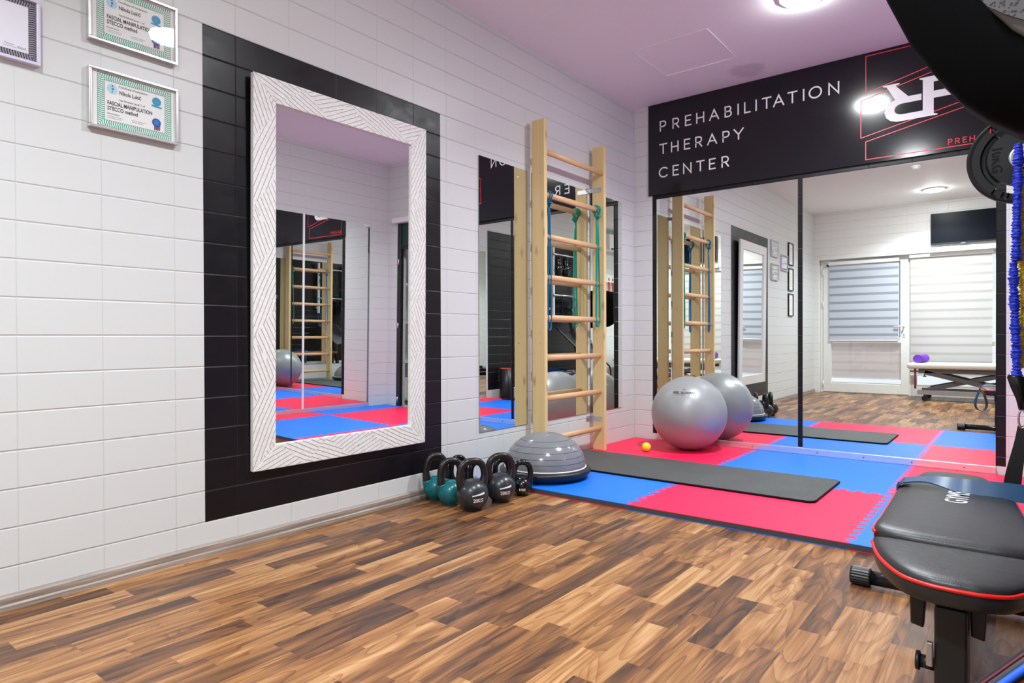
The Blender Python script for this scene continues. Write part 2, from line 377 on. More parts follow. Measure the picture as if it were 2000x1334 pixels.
def copy_thing(src, loc, rz, label):
    r = src.copy(); COL.objects.link(r); r.location = loc; r.rotation_euler = (0, 0, rz); r['label'] = label
    for ch in list(src.children):
        c = ch.copy(); COL.objects.link(c); c.parent = r
        for g in list(ch.children):
            d = g.copy(); COL.objects.link(d); d.parent = c
    return r
def circ(cx, cy, r, n=32, ry=None):
    return [(cx+r*math.cos(2*PI*k/n), cy+(ry or r)*math.sin(2*PI*k/n)) for k in range(n)]
def text_tris(txt, size=1.0, align='LEFT', bold=0.0):
    """outline font text as plain 2-D triangles"""
    cu = bpy.data.curves.new('t', 'FONT'); cu.body = txt; cu.size = size; cu.align_x = align; cu.resolution_u = 3; cu.offset = bold
    o = bpy.data.objects.new('t', cu); COL.objects.link(o)
    bpy.context.view_layer.update()
    me = o.to_mesh(); vs = [(v.co.x, v.co.y) for v in me.vertices]; fs = [list(p.vertices) for p in me.polygons]
    o.to_mesh_clear(); bpy.data.objects.remove(o); bpy.data.curves.remove(cu)
    return vs, fs
def put_text(mb, txt, fn, size, u=0, v=0, align='LEFT', width=None, bold=0.0):
    vs, fs = text_tris(txt, size, align, bold)
    k = 1.0
    if width and vs:
        xs = [a for a, _ in vs]; k = width/(max(xs)-min(xs))
        u0 = min(xs); vs = [((a-u0)*k, b) for a, b in vs]
    b = len(mb.v); mb.v += [tuple(fn(u+a, v+c)) for a, c in vs]
    for f in fs: mb.face([b+i for i in f])
STROKES = {
 'P': (0.62, [[(0, 0), (0, 1), (.34, 1), 'a.34,.72,.28,90,-90', (0, .44)]]),
 'R': (0.64, [[(0, 0), (0, 1), (.34, 1), 'a.34,.72,.28,90,-90', (0, .44)], [(.33, .44), (.64, 0)]]),
 'E': (0.58, [[(.58, 1), (0, 1), (0, 0), (.58, 0)], [(0, .52), (.5, .52)]]),
 'H': (0.74, [[(0, 0), (0, 1)], [(.74, 0), (.74, 1)], [(0, .5), (.74, .5)]]),
 'A': (0.92, [[(0, 0), (.46, 1), (.92, 0)], [(.17, .33), (.75, .33)]]),
 'B': (0.62, [[(0, 0), (0, 1), (.32, 1), 'a.32,.76,.24,90,-90', (0, .52)], [(.32, .52), 'a.36,.26,.26,90,-90', (0, 0)]]),
 'I': (0.0, [[(0, 0), (0, 1)]]),
 'L': (0.52, [[(0, 1), (0, 0), (.52, 0)]]),
 'T': (0.78, [[(0, 1), (.78, 1)], [(.39, 1), (.39, 0)]]),
 'O': (1.04, [['a.52,.5,.52,0,360']]),
 'N': (0.80, [[(0, 0), (0, 1), (.8, 0), (.8, 1)]]),
 'Y': (0.9, [[(0, 1), (.45, .45), (.9, 1)], [(.45, .45), (.45, 0)]]),
 'C': (0.9, [['a.52,.5,.52,45,315']]),
}
def ribbon2(mb, fn, P, sw, closed=False, h=0.0):
    """flat mitred line in the plane given by fn"""
    N = len(P); L, R = [], []
    for i in range(N):
        p = Vector(P[i]); a = Vector(P[i-1]) if (i or closed) else None; b = Vector(P[(i+1) % N]) if (i < N-1 or closed) else None
        d0 = (p-a).normalized() if a is not None else (b-p).normalized(); d1 = (b-p).normalized() if b is not None else d0
        n0, n1 = Vector((-d0.y, d0.x)), Vector((-d1.y, d1.x)); mm = (n0+n1)
        mm = mm.normalized() if mm.length > 1e-6 else n0
        k = sw/2/max(0.4, mm.dot(n0)); L.append(fn(*(p+mm*k), h)); R.append(fn(*(p-mm*k), h))
    if closed: L.append(L[0]); R.append(R[0])
    b0 = len(mb.v); m_ = len(L); mb.v += [tuple(q) for q in L+R]
    for i in range(m_-1): mb.face([b0+i, b0+m_+i, b0+m_+i+1, b0+i+1])
def stroke_letter(mb, ch, fn, u, v, h, sw):
    for li, line in enumerate(STROKES[ch][1]):
        pts = []; closed = False
        for p in line:
            if isinstance(p, str):
                cx, cyy, r, a0, a1 = map(float, p[1:].split(',')); n = 22
                ry = r if r < 0.5 else 0.5
                closed = closed or a1-a0 == 360
                pts += [(cx+r*math.cos(math.radians(a0+(a1-a0)*i/n)), cyy+ry*math.sin(math.radians(a0+(a1-a0)*i/n))) for i in range(n+(0 if a1-a0 == 360 else 1))]
            else: pts.append(p)
        Q = []
        for a, b in pts:
            q = (u+a*h, v+b*h)
            if not Q or math.hypot(q[0]-Q[-1][0], q[1]-Q[-1][1]) > h*0.012: Q.append(q)
        # open ends reach half a stroke further so that corners and ends look full
        if not closed:
            for i0, i1 in ((0, 1), (-1, -2)):
                a, b = Vector(Q[i0]), Vector(Q[i1]); Q[i0] = tuple(a+(a-b).normalized()*sw*0.45)
        ribbon2(mb, fn, Q, sw, closed, li*0.0004)
def polyline(mb, fn, P, sw, closed=True):
    Q = P+[P[0]] if closed else P
    for (ax, ay), (bx, by) in zip(Q, Q[1:]):
        L = math.hypot(bx-ax, by-ay); ex, ey = (bx-ax)/L*sw/2, (by-ay)/L*sw/2
        mb.quad([fn(ax-ex-ey, ay-ey+ex), fn(ax-ex+ey, ay-ey-ex), fn(bx+ex+ey, by+ey-ex), fn(bx+ex-ey, by+ey+ex)])
def bez(p0, p1, p2, p3, n=16):
    p0, p1, p2, p3 = map(Vector, (p0, p1, p2, p3)); out = []
    for i in range(n+1):
        t = i/n; out.append(p0*(1-t)**3+3*p1*t*(1-t)**2+3*p2*t*t*(1-t)+p3*t**3)
    return out

# ------------------------------------------------------------------ the room
struct(MB().box(-0.12, W+0.12, -6.3, 0.12, -0.1, 0).build('floor', M['floor']))
struct(MB().box(-0.12, W+0.12, -6.3, 0.12, H, H+0.1).build('ceiling', M['ceil']))
struct(MB().box(-0.12, 0, -6.3, 0.12, 0, H).build('wall_left', M['wl']))
mb = MB(); mb.box(0, 2.93, 0, 0.12, 0, H); mb.box(3.135, W, 0, 0.12, 0, H); mb.box(2.93, 3.135, 0, 0.12, 2.09, H)
struct(mb.build('wall_back', M['wb']))
mb = MB(); mb.box(2.3, 3.9, 0.62, 0.7, 0, H); mb.box(3.82, 3.9, 0.12, 0.62, 0, H); mb.box(2.3, 2.38, 0.12, 0.62, 0, H); mb.box(2.38, 3.82, 0.12, 0.62, 2.4, 2.46); mb.box(2.38, 3.82, 0.0, 0.62, -0.1, 0)
struct(mb.build('wall_alcove', M['white']))
struct(MB().box(W, W+0.12, -6.3, 0.12, 0, H).build('wall_right', M['wr']))
mb = MB(); mb.box(0, W, -6.3, YR, 2.055, H); mb.box(0, 0.068, -6.3, YR, 0, 2.055); mb.box(2.34, W, -6.3, YR, 0, 2.055)
struct(mb.build('wall_rear', M['wt']))
struct(MB().box(-2, 6, -9, -6.3, -0.12, -0.02).build('ground_outside', M['beige']))
# skirting: a moulded profile along the left wall, front part of the room
def skirting(name, y0, y1):
    prof = [(0, 0), (0.016, 0), (0.016, 0.014), (0.011, 0.019), (0.013, 0.03), (0.0125, 0.041), (0.008, 0.047), (0, 0.05)]
    mb = MB(); mb.prism(prof, lambda u, v, h: (u, h, v), y0, y1)
    return struct(mb.build(name, M['skirt']))
skirting('baseboard_left', -6.0, -2.02)
# aluminium rails at the foot of the mirrors
def rail_back():
    mb = MB(); mb.box(0.215, 2.437, -0.016, 0, MT, 0.073)
    r = struct(mb.build('trim_1', M['alu'], bevel=0.0015)); s = MB()
    for x in (0.55, 0.98, 1.43, 1.72, 2.0, 2.28):
        s.cyl((x, -0.0185, 0.05), (x, -0.015, 0.05), 0.004, 10)
    s.build('screw_row', M['iron'], r)
rail_back()
struct(MB().box(W-0.016, W, -1.94, -0.27, MT, 0.071).build('trim_2', M['alu'], bevel=0.0015))
# flush ceiling hatch seen as a fine raised edge
def hatch():
    P = [(0.565, -1.06), (1.06, -0.98), (1.02, -0.44), (0.53, -0.52)]
    P = [(0.52, -1.02), (1.03, -1.02), (1.03, -0.5), (0.52, -0.5)]
    mb = MB()
    for (a, b), (c, d) in zip(P, P[1:]+P[:1]): mb.bar((a, b, H-0.001), (c, d, H-0.001), 0.006, 0.006)
    t = struct(mb.build('trim_3', M['white']))
hatch()

# ------------------------------------------------------------------ ceiling lamps
def lamp(y, watts, label, x=1.665):
    t = thing('ceiling_light', label, 'lamp', (x, y, H-0.012), 0, 'round recessed ceiling lights')
    MB().lathe([(0.112, 0.0), (0.128, 0.002), (0.134, 0.012), (0.112, 0.012), (0.112, 0.0)], n=48).build('rim', M['white'], t, world=False)
    MB().lathe([(0.112, 0.002), (0.108, -0.008), (0.092, -0.016), (0.06, -0.021), (0.001, -0.023)], n=48).build('diffuser', M['lamp'], t, world=False)
    la = bpy.data.lights.new('ceiling_lamp', 'AREA'); la.shape = 'DISK'; la.size = 0.21; la.energy = watts; la.spread = math.radians(140); la.color = (0.885, 0.965, 1.0)
    lo = bpy.data.objects.new('ceiling_lamp', la); COL.objects.link(lo); lo.parent = t; lo.location = (0, 0, -0.026)
lamp(-1.07, 26, 'round ceiling light nearest the black sign, cut by the top of the photo', 1.60)
lamp(-3.05, 12, 'round ceiling light over the middle of the room, above the framed mirror')
lamp(-5.07, 38, 'round ceiling light near the television, seen in the wall mirror')
sd = thing('smoke_detector', 'small white smoke detector on the ceiling between two round lights', 'smoke detector', (1.63, -3.59, H-0.035))
MB().lathe([(0.001, 0.0), (0.03, 0.0), (0.036, 0.012), (0.036, 0.02)], n=32).build('sensor_head', M['white'], sd, world=False)
MB().lathe([(0.036, 0.018), (0.05, 0.02), (0.052, 0.035), (0.001, 0.035)], n=32).build('base_plate', M['white'], sd, world=False)

# ------------------------------------------------------------------ mirrors
def mirror(name, p, label, cat='mirror', group=None):
    x0, x1, y0, y1, z0, z1, face = p
    mb = MB(); mb.box(x0, x1, y0, y1, z0, z1)
    mb.mi = [1]*6; mb.mi[face] = 0
    return tag(mb.build(name, [M['mirror'], M['edge']], world='base'), label, cat, group)
# face order: 0 bottom, 1 top, 2 front(-y), 3 back(+y), 4 left(-x), 5 right(+x)
mirror('wall_mirror', (0.206, 1.299, -0.006, -0.0005, 0.073, 1.996, 2), 'large wall mirror under the sign, left pane behind the grey exercise ball', group='mirrors under the sign')
mirror('wall_mirror', (1.332, 2.436, -0.006, -0.0005, 0.073, 1.996, 2), 'large wall mirror under the sign, right pane reflecting door and television', group='mirrors under the sign')
mirror('wall_mirror', (0.0005, 0.006, -1.99, -1.507, 0.30, 1.962, 5), 'frameless mirror strip on the left wall before the wooden wall bars', group='mirror strips behind the wall bars')
mirror('wall_mirror', (0.0005, 0.006, -1.455, -0.757, 0.30, 1.962, 5), 'frameless mirror directly behind the rungs of the wooden wall bars', group='mirror strips behind the wall bars')
mirror('wall_mirror', (0.0005, 0.006, -0.715, -0.228, 0.30, 1.962, 5), 'frameless mirror strip between wooden wall bars and room corner', group='mirror strips behind the wall bars')
mirror('wall_mirror', (W-0.006, W-0.0005, -1.095, -0.27, 0.071, 2.06, 4), 'right-hand wall mirror pane nearest the back corner, seen in framed mirror', group='mirrors on the right wall')
mirror('wall_mirror', (W-0.006, W-0.0005, -1.94, -1.115, 0.071, 2.06, 4), 'right-hand wall mirror pane farther from the back corner, seen in framed mirror', group='mirrors on the right wall')
struct(MB().box(W-0.012, W, -1.1145, -1.0955, 0.071, 2.062).build('trim_4', M['white']))
# framed leaning mirror
def framed_mirror():
    Y1, Y2, ZB, ZT = -3.459, -2.472, 0.306, 1.982
    n_x, d_x = 0.020, 0.039
    t = thing('framed_mirror', 'large leaning mirror in a wide white herringbone frame on black tiles', 'mirror', (0.012, (Y1+Y2)/2, ZB))
    hw, hh, fwid = (Y2-Y1)/2, ZT-ZB, 0.105
    yb, xb = 0.0102, (d_x-n_x)/hh
    def fn(u, v, h=0.0):     # u along Y from centre, v up from the bottom, h out of the face
        return Vector((n_x+0.012+xb*v+yb*u+h, (Y1+Y2)/2+u, ZB+v))
    fr = MB(); D = -0.024
    for (a, b) in (((-hw, 0), (hw, 0)), ((hw, 0), (hw, hh)), ((hw, hh), (-hw, hh)), ((-hw, hh), (-hw, 0))):
        def inn(p): return (p[0]-math.copysign(fwid, p[0]), fwid if p[1] == 0 else hh-fwid)
        fr.prism([a, b, inn(b), inn(a)], fn, D, 0.0)
    f = fr.build('mirror_frame', M['frame'], t, bevel=0.003)
    mi = MB(); mi.quad([fn(u, v, -0.012) for u, v in ((-hw+fwid, fwid), (hw-fwid, fwid), (hw-fwid, hh-fwid), (-hw+fwid, hh-fwid))]).build('mirror_glass', M['mirror'], t)
    bk = MB(); bk.prism([(-hw+0.01, 0.01), (hw-0.01, 0.01), (hw-0.01, hh-0.01), (-hw+0.01, hh-0.01)], fn, -0.028, -0.0235); bk.build('backing_board', M['black'], t)
    # carved grooves: bands of parallel lines whose direction changes in triangles along the frame
    gl = MB(); g = 0.0185
    def clip_tri(tri, ang):
        dx, dy = math.cos(ang), math.sin(ang); nx, ny = -dy, dx
        cs = [p[0]*nx+p[1]*ny for p in tri]; c = math.ceil(min(cs)/g)*g
        while c < max(cs):
            hits = []
            for i in range(3):
                a, b = cs[i], cs[(i+1) % 3]
                if (a-c)*(b-c) < 0:
                    s = (c-a)/(b-a); p, q = tri[i], tri[(i+1) % 3]; hits.append((p[0]+(q[0]-p[0])*s, p[1]+(q[1]-p[1])*s))
            if len(hits) == 2:
                (ax, ay), (bx, by) = hits; L = math.hypot(bx-ax, by-ay)
                if L > 0.012:
                    ex, ey = -(by-ay)/L*0.0009, (bx-ax)/L*0.0009
                    gl.quad([fn(ax+ex, ay+ey, 0.0006), fn(ax-ex, ay-ey, 0.0006), fn(bx-ex, by-ey, 0.0006), fn(bx+ex, by+ey, 0.0006)])
            c += g
    def strip(o, d, length, nseg, base):
        # o outer start corner, d direction along the strip, mitred ends; zigzag of triangles
        px, py = -d[1], d[0]
        step = length/nseg; e = 0.004
        for i in range(nseg):
            s0, s1 = i*step, (i+1)*step
            A = (o[0]+d[0]*s0, o[1]+d[1]*s0); B = (o[0]+d[0]*s1, o[1]+d[1]*s1)
            s0i = max(s0, 0); 
            def inner(s): 
                s = min(max(s, fwid), length-fwid); return (o[0]+d[0]*s+px*fwid, o[1]+d[1]*s+py*fwid)
            Cc = inner((s0+s1)/2)
            clip_tri([A, B, Cc], base+math.radians(22) if i % 2 == 0 else base-math.radians(22))
            D_ = inner((s1+s1+step)/2) if i < nseg-1 else inner(length)
            clip_tri([B, D_, Cc], base-math.radians(26) if i % 2 == 0 else base+math.radians(26))
            if i == 0: clip_tri([A, Cc, inner(0)], base-math.radians(26))
    strip((-hw, 0), (1, 0), 2*hw, 4, 0.0)
    strip((hw, 0), (0, 1), hh, 6, PI/2)
    strip((hw, hh), (-1, 0), 2*hw, 4, 0.0)
    strip((-hw, hh), (0, -1), hh, 6, PI/2)
    gl.build('groove_lines', M['line'], f)
framed_mirror()

# ------------------------------------------------------------------ sign over the mirrors
def sign():
    t = thing('wall_sign', 'black sign board with white lettering and red logo above the mirrors', 'sign', (1.31, -0.008, 2.03))
    MB().box(0.137, 2.487, -0.014, -0.0005, 2.03, H-0.001).build('board', M['sign'], t, bevel=0.001)
    fn = lambda u, v, h=0: (u, -0.0146-h, v)
    def line(word, xs, z, h):
        for ch, x in zip(word, xs):
            mb = MB(); stroke_letter(mb, ch, fn, x+0.004, z+0.004, h-0.008, 0.0105); mb.build('letter', M['letter'], t)
    line('PREHABILITATION', [.24, .35, .456, .549, .653, .774, .873, .922, 1.006, 1.053, 1.132, 1.232, 1.337, 1.375, 1.503], 2.543, 0.083)
    line('THERAPY', [.236, .337, .447, .540, .637, .757, .842], 2.357, 0.083)
    line('CENTER', [.231, .351, .440, .548, .651, .75], 2.166, 0.083)
    lg = MB(); f2 = lambda u, v, h=0: (u, -0.0150-h, v)
    big = [(1.835, 2.519), (1.835, 2.525), (1.930, 2.525), (1.930, 2.518), (1.907, 2.511), (1.979, 2.427), (2.052, 2.427), (2.052, 2.387), (1.945, 2.387)]
    big += [(1.945+0.045*math.cos(a)*1.0, 2.352+0.035*math.sin(a)) for a in [math.radians(q) for q in (100, 125, 150, 180, 210, 235, 260)]]
    big += [(2.059, 2.317), (2.059, 2.512), (2.041, 2.518), (2.041, 2.526), (2.245, 2.526), (2.265, 2.488), (2.118, 2.488), (2.118, 2.429), (2.235, 2.429), (2.255, 2.384), (2.118, 2.384), (2.118, 2.288), (2.138, 2.281), (2.138, 2.274), (1.93, 2.274)]
    big += [(1.925+0.082*math.cos(a), 2.347+0.073*math.sin(a)) for a in [math.radians(q) for q in (-100, -125, -150, -180, -210, -235)]]
    big += [(1.905, 2.419), (1.856, 2.512)]
    b = len(lg.v); lg.v += [f2(u, v) for u, v in big]; lg.face(list(range(b, b+len(big))))
    o = lg.build('logo_letters', M['letter'], t)
    bm = bmesh.new(); bm.from_mesh(o.data); bmesh.ops.triangulate(bm, faces=bm.faces); bm.to_mesh(o.data); bm.free()
    f3 = lambda u, v, h=0: (u, -0.0144-h, v); sw = 0.0052
    for P in ([(1.734, 2.503), (1.734, 2.750), (2.40, 2.750), (2.40, 2.664)], [(1.704, 2.207), (1.704, 2.456), (2.43, 2.629), (2.43, 2.366)], [(1.733, 2.057), (1.733, 2.177), (2.42, 2.322), (2.42, 2.057)]):
        rl = MB(); ribbon2(rl, f3, P, sw, True); rl.build('red_outline', M['redline'], t)
    for ch, x in zip('PREHAB', (2.196, 2.233, 2.272, 2.307, 2.35, 2.398)):
        rl = MB(); stroke_letter(rl, ch, f3, x, 2.073, 0.031, 0.0044); rl.build('red_letter', M['redline'], t)
sign()

# ------------------------------------------------------------------ certificates on the left wall
def frame_parts(t, y0, y1, z0, z1, wdt, dep, fmat, pmat):
    fr = MB()
    fr.box(0.001, dep, y0, y1, z0, z0+wdt); fr.box(0.001, dep, y0, y1, z1-wdt, z1)
    fr.box(0.001, dep, y0, y0+wdt, z0+wdt, z1-wdt); fr.box(0.001, dep, y1-wdt, y1, z0+wdt, z1-wdt)
    fr.build('frame', fmat, t, bevel=0.0015)
    return MB().box(0.001, dep-0.012, y0+wdt*0.9, y1-wdt*0.9, z0+wdt*0.9, z1-wdt*0.9).build('paper', pmat, t)
def certificate(label, y0, y1, z0, z1, level):
    t = thing('framed_certificate', label, 'certificate', (0, (y0+y1)/2, z0), 0, 'framed certificates on the left wall')
    D = 0.026
    pp = frame_parts(t, y0, y1, z0, z1, 0.009, D, M['silver'], M['paper'])
    X = D-0.0118
    fn = lambda u, v, h=0: (X+h, y0+u, z0+v)
    w_, h_ = y1-y0, z1-z0
    a0, a1, b0, b1 = 0.029, w_-0.023, 0.014, h_-0.014; q = 0.0225
    mb = MB(); mb.cur = 0
    mb.quad([fn(a0, b0), fn(a1, b0), fn(a1-q, b0+q), fn(a0+q, b0+q)]); mb.quad([fn(a0, b1), fn(a1, b1), fn(a1-q, b1-q), fn(a0+q, b1-q)])
    mb.cur = 1
    mb.quad([fn(a0, b0), fn(a0+q, b0+q), fn(a0+q, b1-q), fn(a0, b1)]); mb.quad([fn(a1, b0), fn(a1-q, b0+q), fn(a1-q, b1-q), fn(a1, b1)])
    mb.build('ornament_border', [M['bgh'], M['bgv']], t)
    tx = MB(); f2 = lambda u, v, h=0: fn(u, v, 0.0004)
    polyline(tx, f2, [(a0, b0), (a1, b0), (a1, b1), (a0, b1)], 0.0008); polyline(tx, f2, [(a0+q, b0+q), (a1-q, b0+q), (a1-q, b1-q), (a0+q, b1-q)], 0.0008)
    put_text(tx, 'Certificate of completion', f2, 0.011, 0.098, 0.161, width=0.098)
    put_text(tx, 'Nikola Lukić', f2, 0.019, 0.100, 0.137, width=0.073, bold=0.0003)
    put_text(tx, 'has finished level %s of' % level, f2, 0.0105, 0.100, 0.114, width=0.086)
    put_text(tx, 'FASCIAL MANIPULATION', f2, 0.0195, 0.061, 0.093, width=0.150, bold=0.0004)
    put_text(tx, 'STECCO method', f2, 0.0195, 0.061, 0.074, width=0.100, bold=0.0004)
    put_text(tx, 'Antonio Stecco', f2, 0.0085, 0.060, 0.059, width=0.040)
    for k, (u, v, ln) in enumerate(((0.060, 0.052, .05), (0.060, 0.046, .045), (0.14, 0.055, .048), (0.14, 0.049, .040))):
        tx.quad([f2(u, v), f2(u+ln, v), f2(u+ln, v+0.0008), f2(u, v+0.0008)])
    tx.build('print', M['ink'], pp)
    e = MB(); e.quad([fn(u, v, 0.0005) for u, v in circ(0.077, 0.150, 0.0175, 28)]); e.build('oval_emblem', M['ltblue'], pp)
    e = MB(); e.quad([fn(u, v, 0.0005) for u, v in circ(0.227, 0.147, 0.016, 28)]); e.quad([fn(u, v, 0.0005) for u, v in ((0.209, 0.127), (0.245, 0.124), (0.245, 0.130), (0.209, 0.133))]); e.build('round_emblem', M['seal'], pp)
    e = MB(); e.cur = 1
    for k in range(4): u = 0.2235+0.0055*k-0.006; e.quad([fn(u, 0.040, 0.0004), fn(u+0.0045, 0.042, 0.0004), fn(u+0.0055, 0.062, 0.0004), fn(u+0.001, 0.062, 0.0004)])
    e.cur = 0; e.quad([fn(0.226+(0.0165 if k % 2 else 0.0148)*math.cos(2*PI*k/32), 0.069+(0.0165 if k % 2 else 0.0148)*math.sin(2*PI*k/32), 0.0006) for k in range(32)])
    e.cur = 2; e.quad([fn(u, v, 0.0008) for u, v in circ(0.226, 0.069, 0.0105, 24)])
    e.build('rosette_seal', [M['rosed'], M['tail'], M['rose']], pp)
    l3 = MB()
    for k, ch in enumerate('AMF'): put_text(l3, ch, lambda u, v, h=0: fn(u, v, 0.0008), 0.009, 0.0745, 0.158-0.0105*k, bold=0.0003)
    l3.build('initials', M['ink'], pp)
    g = MB(); g.quad([fn(u, v, 0.005) for u, v in ((0.008, 0.008), (w_-0.008, 0.008), (w_-0.008, h_-0.008), (0.008, h_-0.008))]); g.build('glass_pane', M['glass'], t)
certificate('silver-framed certificate with green border, lower of the two, left of the black tiles', -4.058, -3.756, 1.608, 1.82, '2')
certificate('silver-framed certificate with green border, upper one catching the lamp glare', -4.058, -3.757, 1.913, 2.128, '1')
def diploma():
    y0, y1, z0, z1 = -4.49, -4.197, 1.766, 1.98
    t = thing('framed_diploma', 'lilac-white framed diploma with dark ornamental border at left photo edge', 'certificate', (0, (y0+y1)/2, z0), 0, 'framed certificates on the left wall')
    D = 0.024; pp = frame_parts(t, y0, y1, z0, z1, 0.010, D, M['lilac'], M['lpaper']); X = D-0.0118
    fn = lambda u, v, h=0: (X+h, y0+u, z0+v)
    w_, h_ = y1-y0, z1-z0; a0, a1, b0, b1, q = 0.010, w_-0.010, 0.012, h_-0.009, 0.021
    mb = MB(); mb.cur = 0
    mb.quad([fn(a0, b0), fn(a1, b0), fn(a1-q, b0+q), fn(a0+q, b0+q)]); mb.quad([fn(a0, b1), fn(a1, b1), fn(a1-q, b1-q), fn(a0+q, b1-q)])
    mb.cur = 1
    mb.quad([fn(a0, b0), fn(a0+q, b0+q), fn(a0+q, b1-q), fn(a0, b1)]); mb.quad([fn(a1, b0), fn(a1-q, b0+q), fn(a1-q, b1-q), fn(a1, b1)])
    mb.build('ornament_border', [M['bph'], M['bpv']], t)
    tx = MB(); f2 = lambda u, v, h=0: fn(u, v, 0.0005)
    # hand-written signature strokes and the line below them
    random.seed(3); u = w_-0.095; pts = []
    for k in range(26): pts.append((u+k*0.0023, 0.050-0.00018*k+0.0035*math.sin(k*1.9)*random.uniform(0.4, 1)))
    polyline(tx, f2, pts[:12], 0.0008, False); polyline(tx, f2, pts[15:], 0.0008, False)
    tx.quad([f2(w_-0.10, 0.042), f2(w_-0.035, 0.042), f2(w_-0.035, 0.0426), f2(w_-0.10, 0.0426)])
    for k, (yy, ln) in enumerate(((0.10, .12), (0.108, .10), (0.13, .13))): tx.quad([f2(0.055, yy), f2(0.055+ln, yy), f2(0.055+ln, yy+0.002), f2(0.055, yy+0.002)])
    tx.build('print', M['ink'], pp)
    g = MB(); g.quad([fn(u, v, 0.005) for u, v in ((0.008, 0.008), (w_-0.008, 0.008), (w_-0.008, h_-0.008), (0.008, h_-0.008))]); g.build('glass_pane', M['glass'], t)
diploma()
for z0, lab in ((1.865, 'topmost'), (1.51, 'middle'), (1.155, 'lowest')):
    t = thing('black_framed_print', lab+' of three black-framed prints on the left wall, seen in the mirror', 'picture', (0, -4.66, z0), 0, 'black framed prints by the door')
    pp = frame_parts(t, -4.775, -4.545, z0, z0+0.315, 0.012, 0.02, M['black'], M['paper'])
    tx = MB()
    for k in range(9):
        ln = (0.10, 0.14, 0.12, 0.15, 0.09)[k % 5]; v = z0+0.06+k*0.022
        tx.quad([(0.0085, -4.66-ln/2, v), (0.0085, -4.66+ln/2, v), (0.0085, -4.66+ln/2, v+0.003), (0.0085, -4.66-ln/2, v+0.003)])
    tx.build('print', M['greyp'], pp)
t = thing('power_socket', 'white wall socket low on the left wall near the door', 'socket', (0, -5.28, 0.35))
MB().box(0.0005, 0.012, -5.32, -5.24, 0.35, 0.43).build('cover_plate', M['white'], t, bevel=0.004)
MB().cyl((0.0121, -5.28, 0.39), (0.0125, -5.28, 0.39), 0.02, 24).build('recess', M['greyp'], t)

# ------------------------------------------------------------------ jigsaw floor mats
def floor_mats():
    xs = [0.004, 1.004, 2.005, 3.006, W-0.004]; ys = [(-2.010, -1.006), (-1.006, -0.018)]
    names = {(0, 1): 'red foam mat in the room corner under the exercise ball', (1, 1): 'blue foam mat before the wall mirrors, right of the ball',
             (2, 1): 'red foam mat behind the bench, against the mirror rail', (3, 1): 'narrow blue foam mat in the far right corner, seen in framed mirror',
             (0, 0): 'blue foam mat under the half-ball balance trainer', (1, 0): 'red foam mat at the front edge, under the yoga mat end',
             (2, 0): 'blue foam mat at the front edge beside the bench', (3, 0): 'narrow red foam mat along the right wall, seen in framed mirror'}
    for i in range(4):
        for r in (1, 0):
            y0, y1 = ys[r]; red = (i+r) % 2 == 1
            x1 = xs[i+1]; x0 = xs[i]
            ph = 1 if red else -1
            # vertical joints: inverse phase on the two sides of a joint comes from opposite travel direction
            n = 26
            def vj(xx): return xx in xs[1:4]
            sides = [0, 0, 0, 0]
            out = []
            def teeth(a, b, sgn):
                ax, ay = a; bx, by = b; L = math.hypot(bx-ax, by-ay); dx, dy = (bx-ax)/L, (by-ay)/L; nx, ny = sgn
                k_n = max(4, int(round(L/0.0385))); st = L/k_n; res = [a]
                for k in range(1, k_n):
                    s = k*st; dpt = 0.0155
                    # offset of the joint line is a square wave fixed in space, dovetailed
                    o0 = dpt if k % 2 else -dpt; fl = 0.0045 if k % 2 else -0.0045
                    res.append((ax+dx*(s+fl)+nx*o0, ay+dy*(s+fl)+ny*o0)); res.append((ax+dx*(s-fl)-nx*o0, ay+dy*(s-fl)-ny*o0))
                return res
            # joint curves always generated from low to high coordinate so that neighbours share them
            bot = [(x0, y0)] if r == 0 else teeth((x0, y0), (x1, y0), (0, 1))
            top = [(x0, y1)] if r == 1 else teeth((x0, y1), (x1, y1), (0, 1))
            rgt = teeth((x1, y0), (x1, y1), (1, 0)) if vj(x1) else [(x1, y0)]
            lft = teeth((x0, y0), (x0, y1), (1, 0)) if vj(x0) else [(x0, y0)]
            poly = bot+rgt+[(x1, y1)]+top[1:][::-1]+[(x0, y1)]+lft[1:][::-1]
            fn = lambda u, v, h: (u, v, h)
            t = thing('foam_mat', names[(i, r)], 'mat', ((x0+x1)/2, (y0+y1)/2, 0), 0, 'red and blue jigsaw floor mats')
            cm, um = (M['matred'], M['matblue']) if red else (M['matblue'], M['matred'])
            MB().prism(poly, fn, 0.0262, MT).build('top_layer', cm, t)
            MB().prism(poly, fn, 0.0032, 0.0262).build('foam_core', M['matcore'], t)
            MB().prism(poly, fn, 0.0, 0.0032).build('under_layer', um, t)
floor_mats()
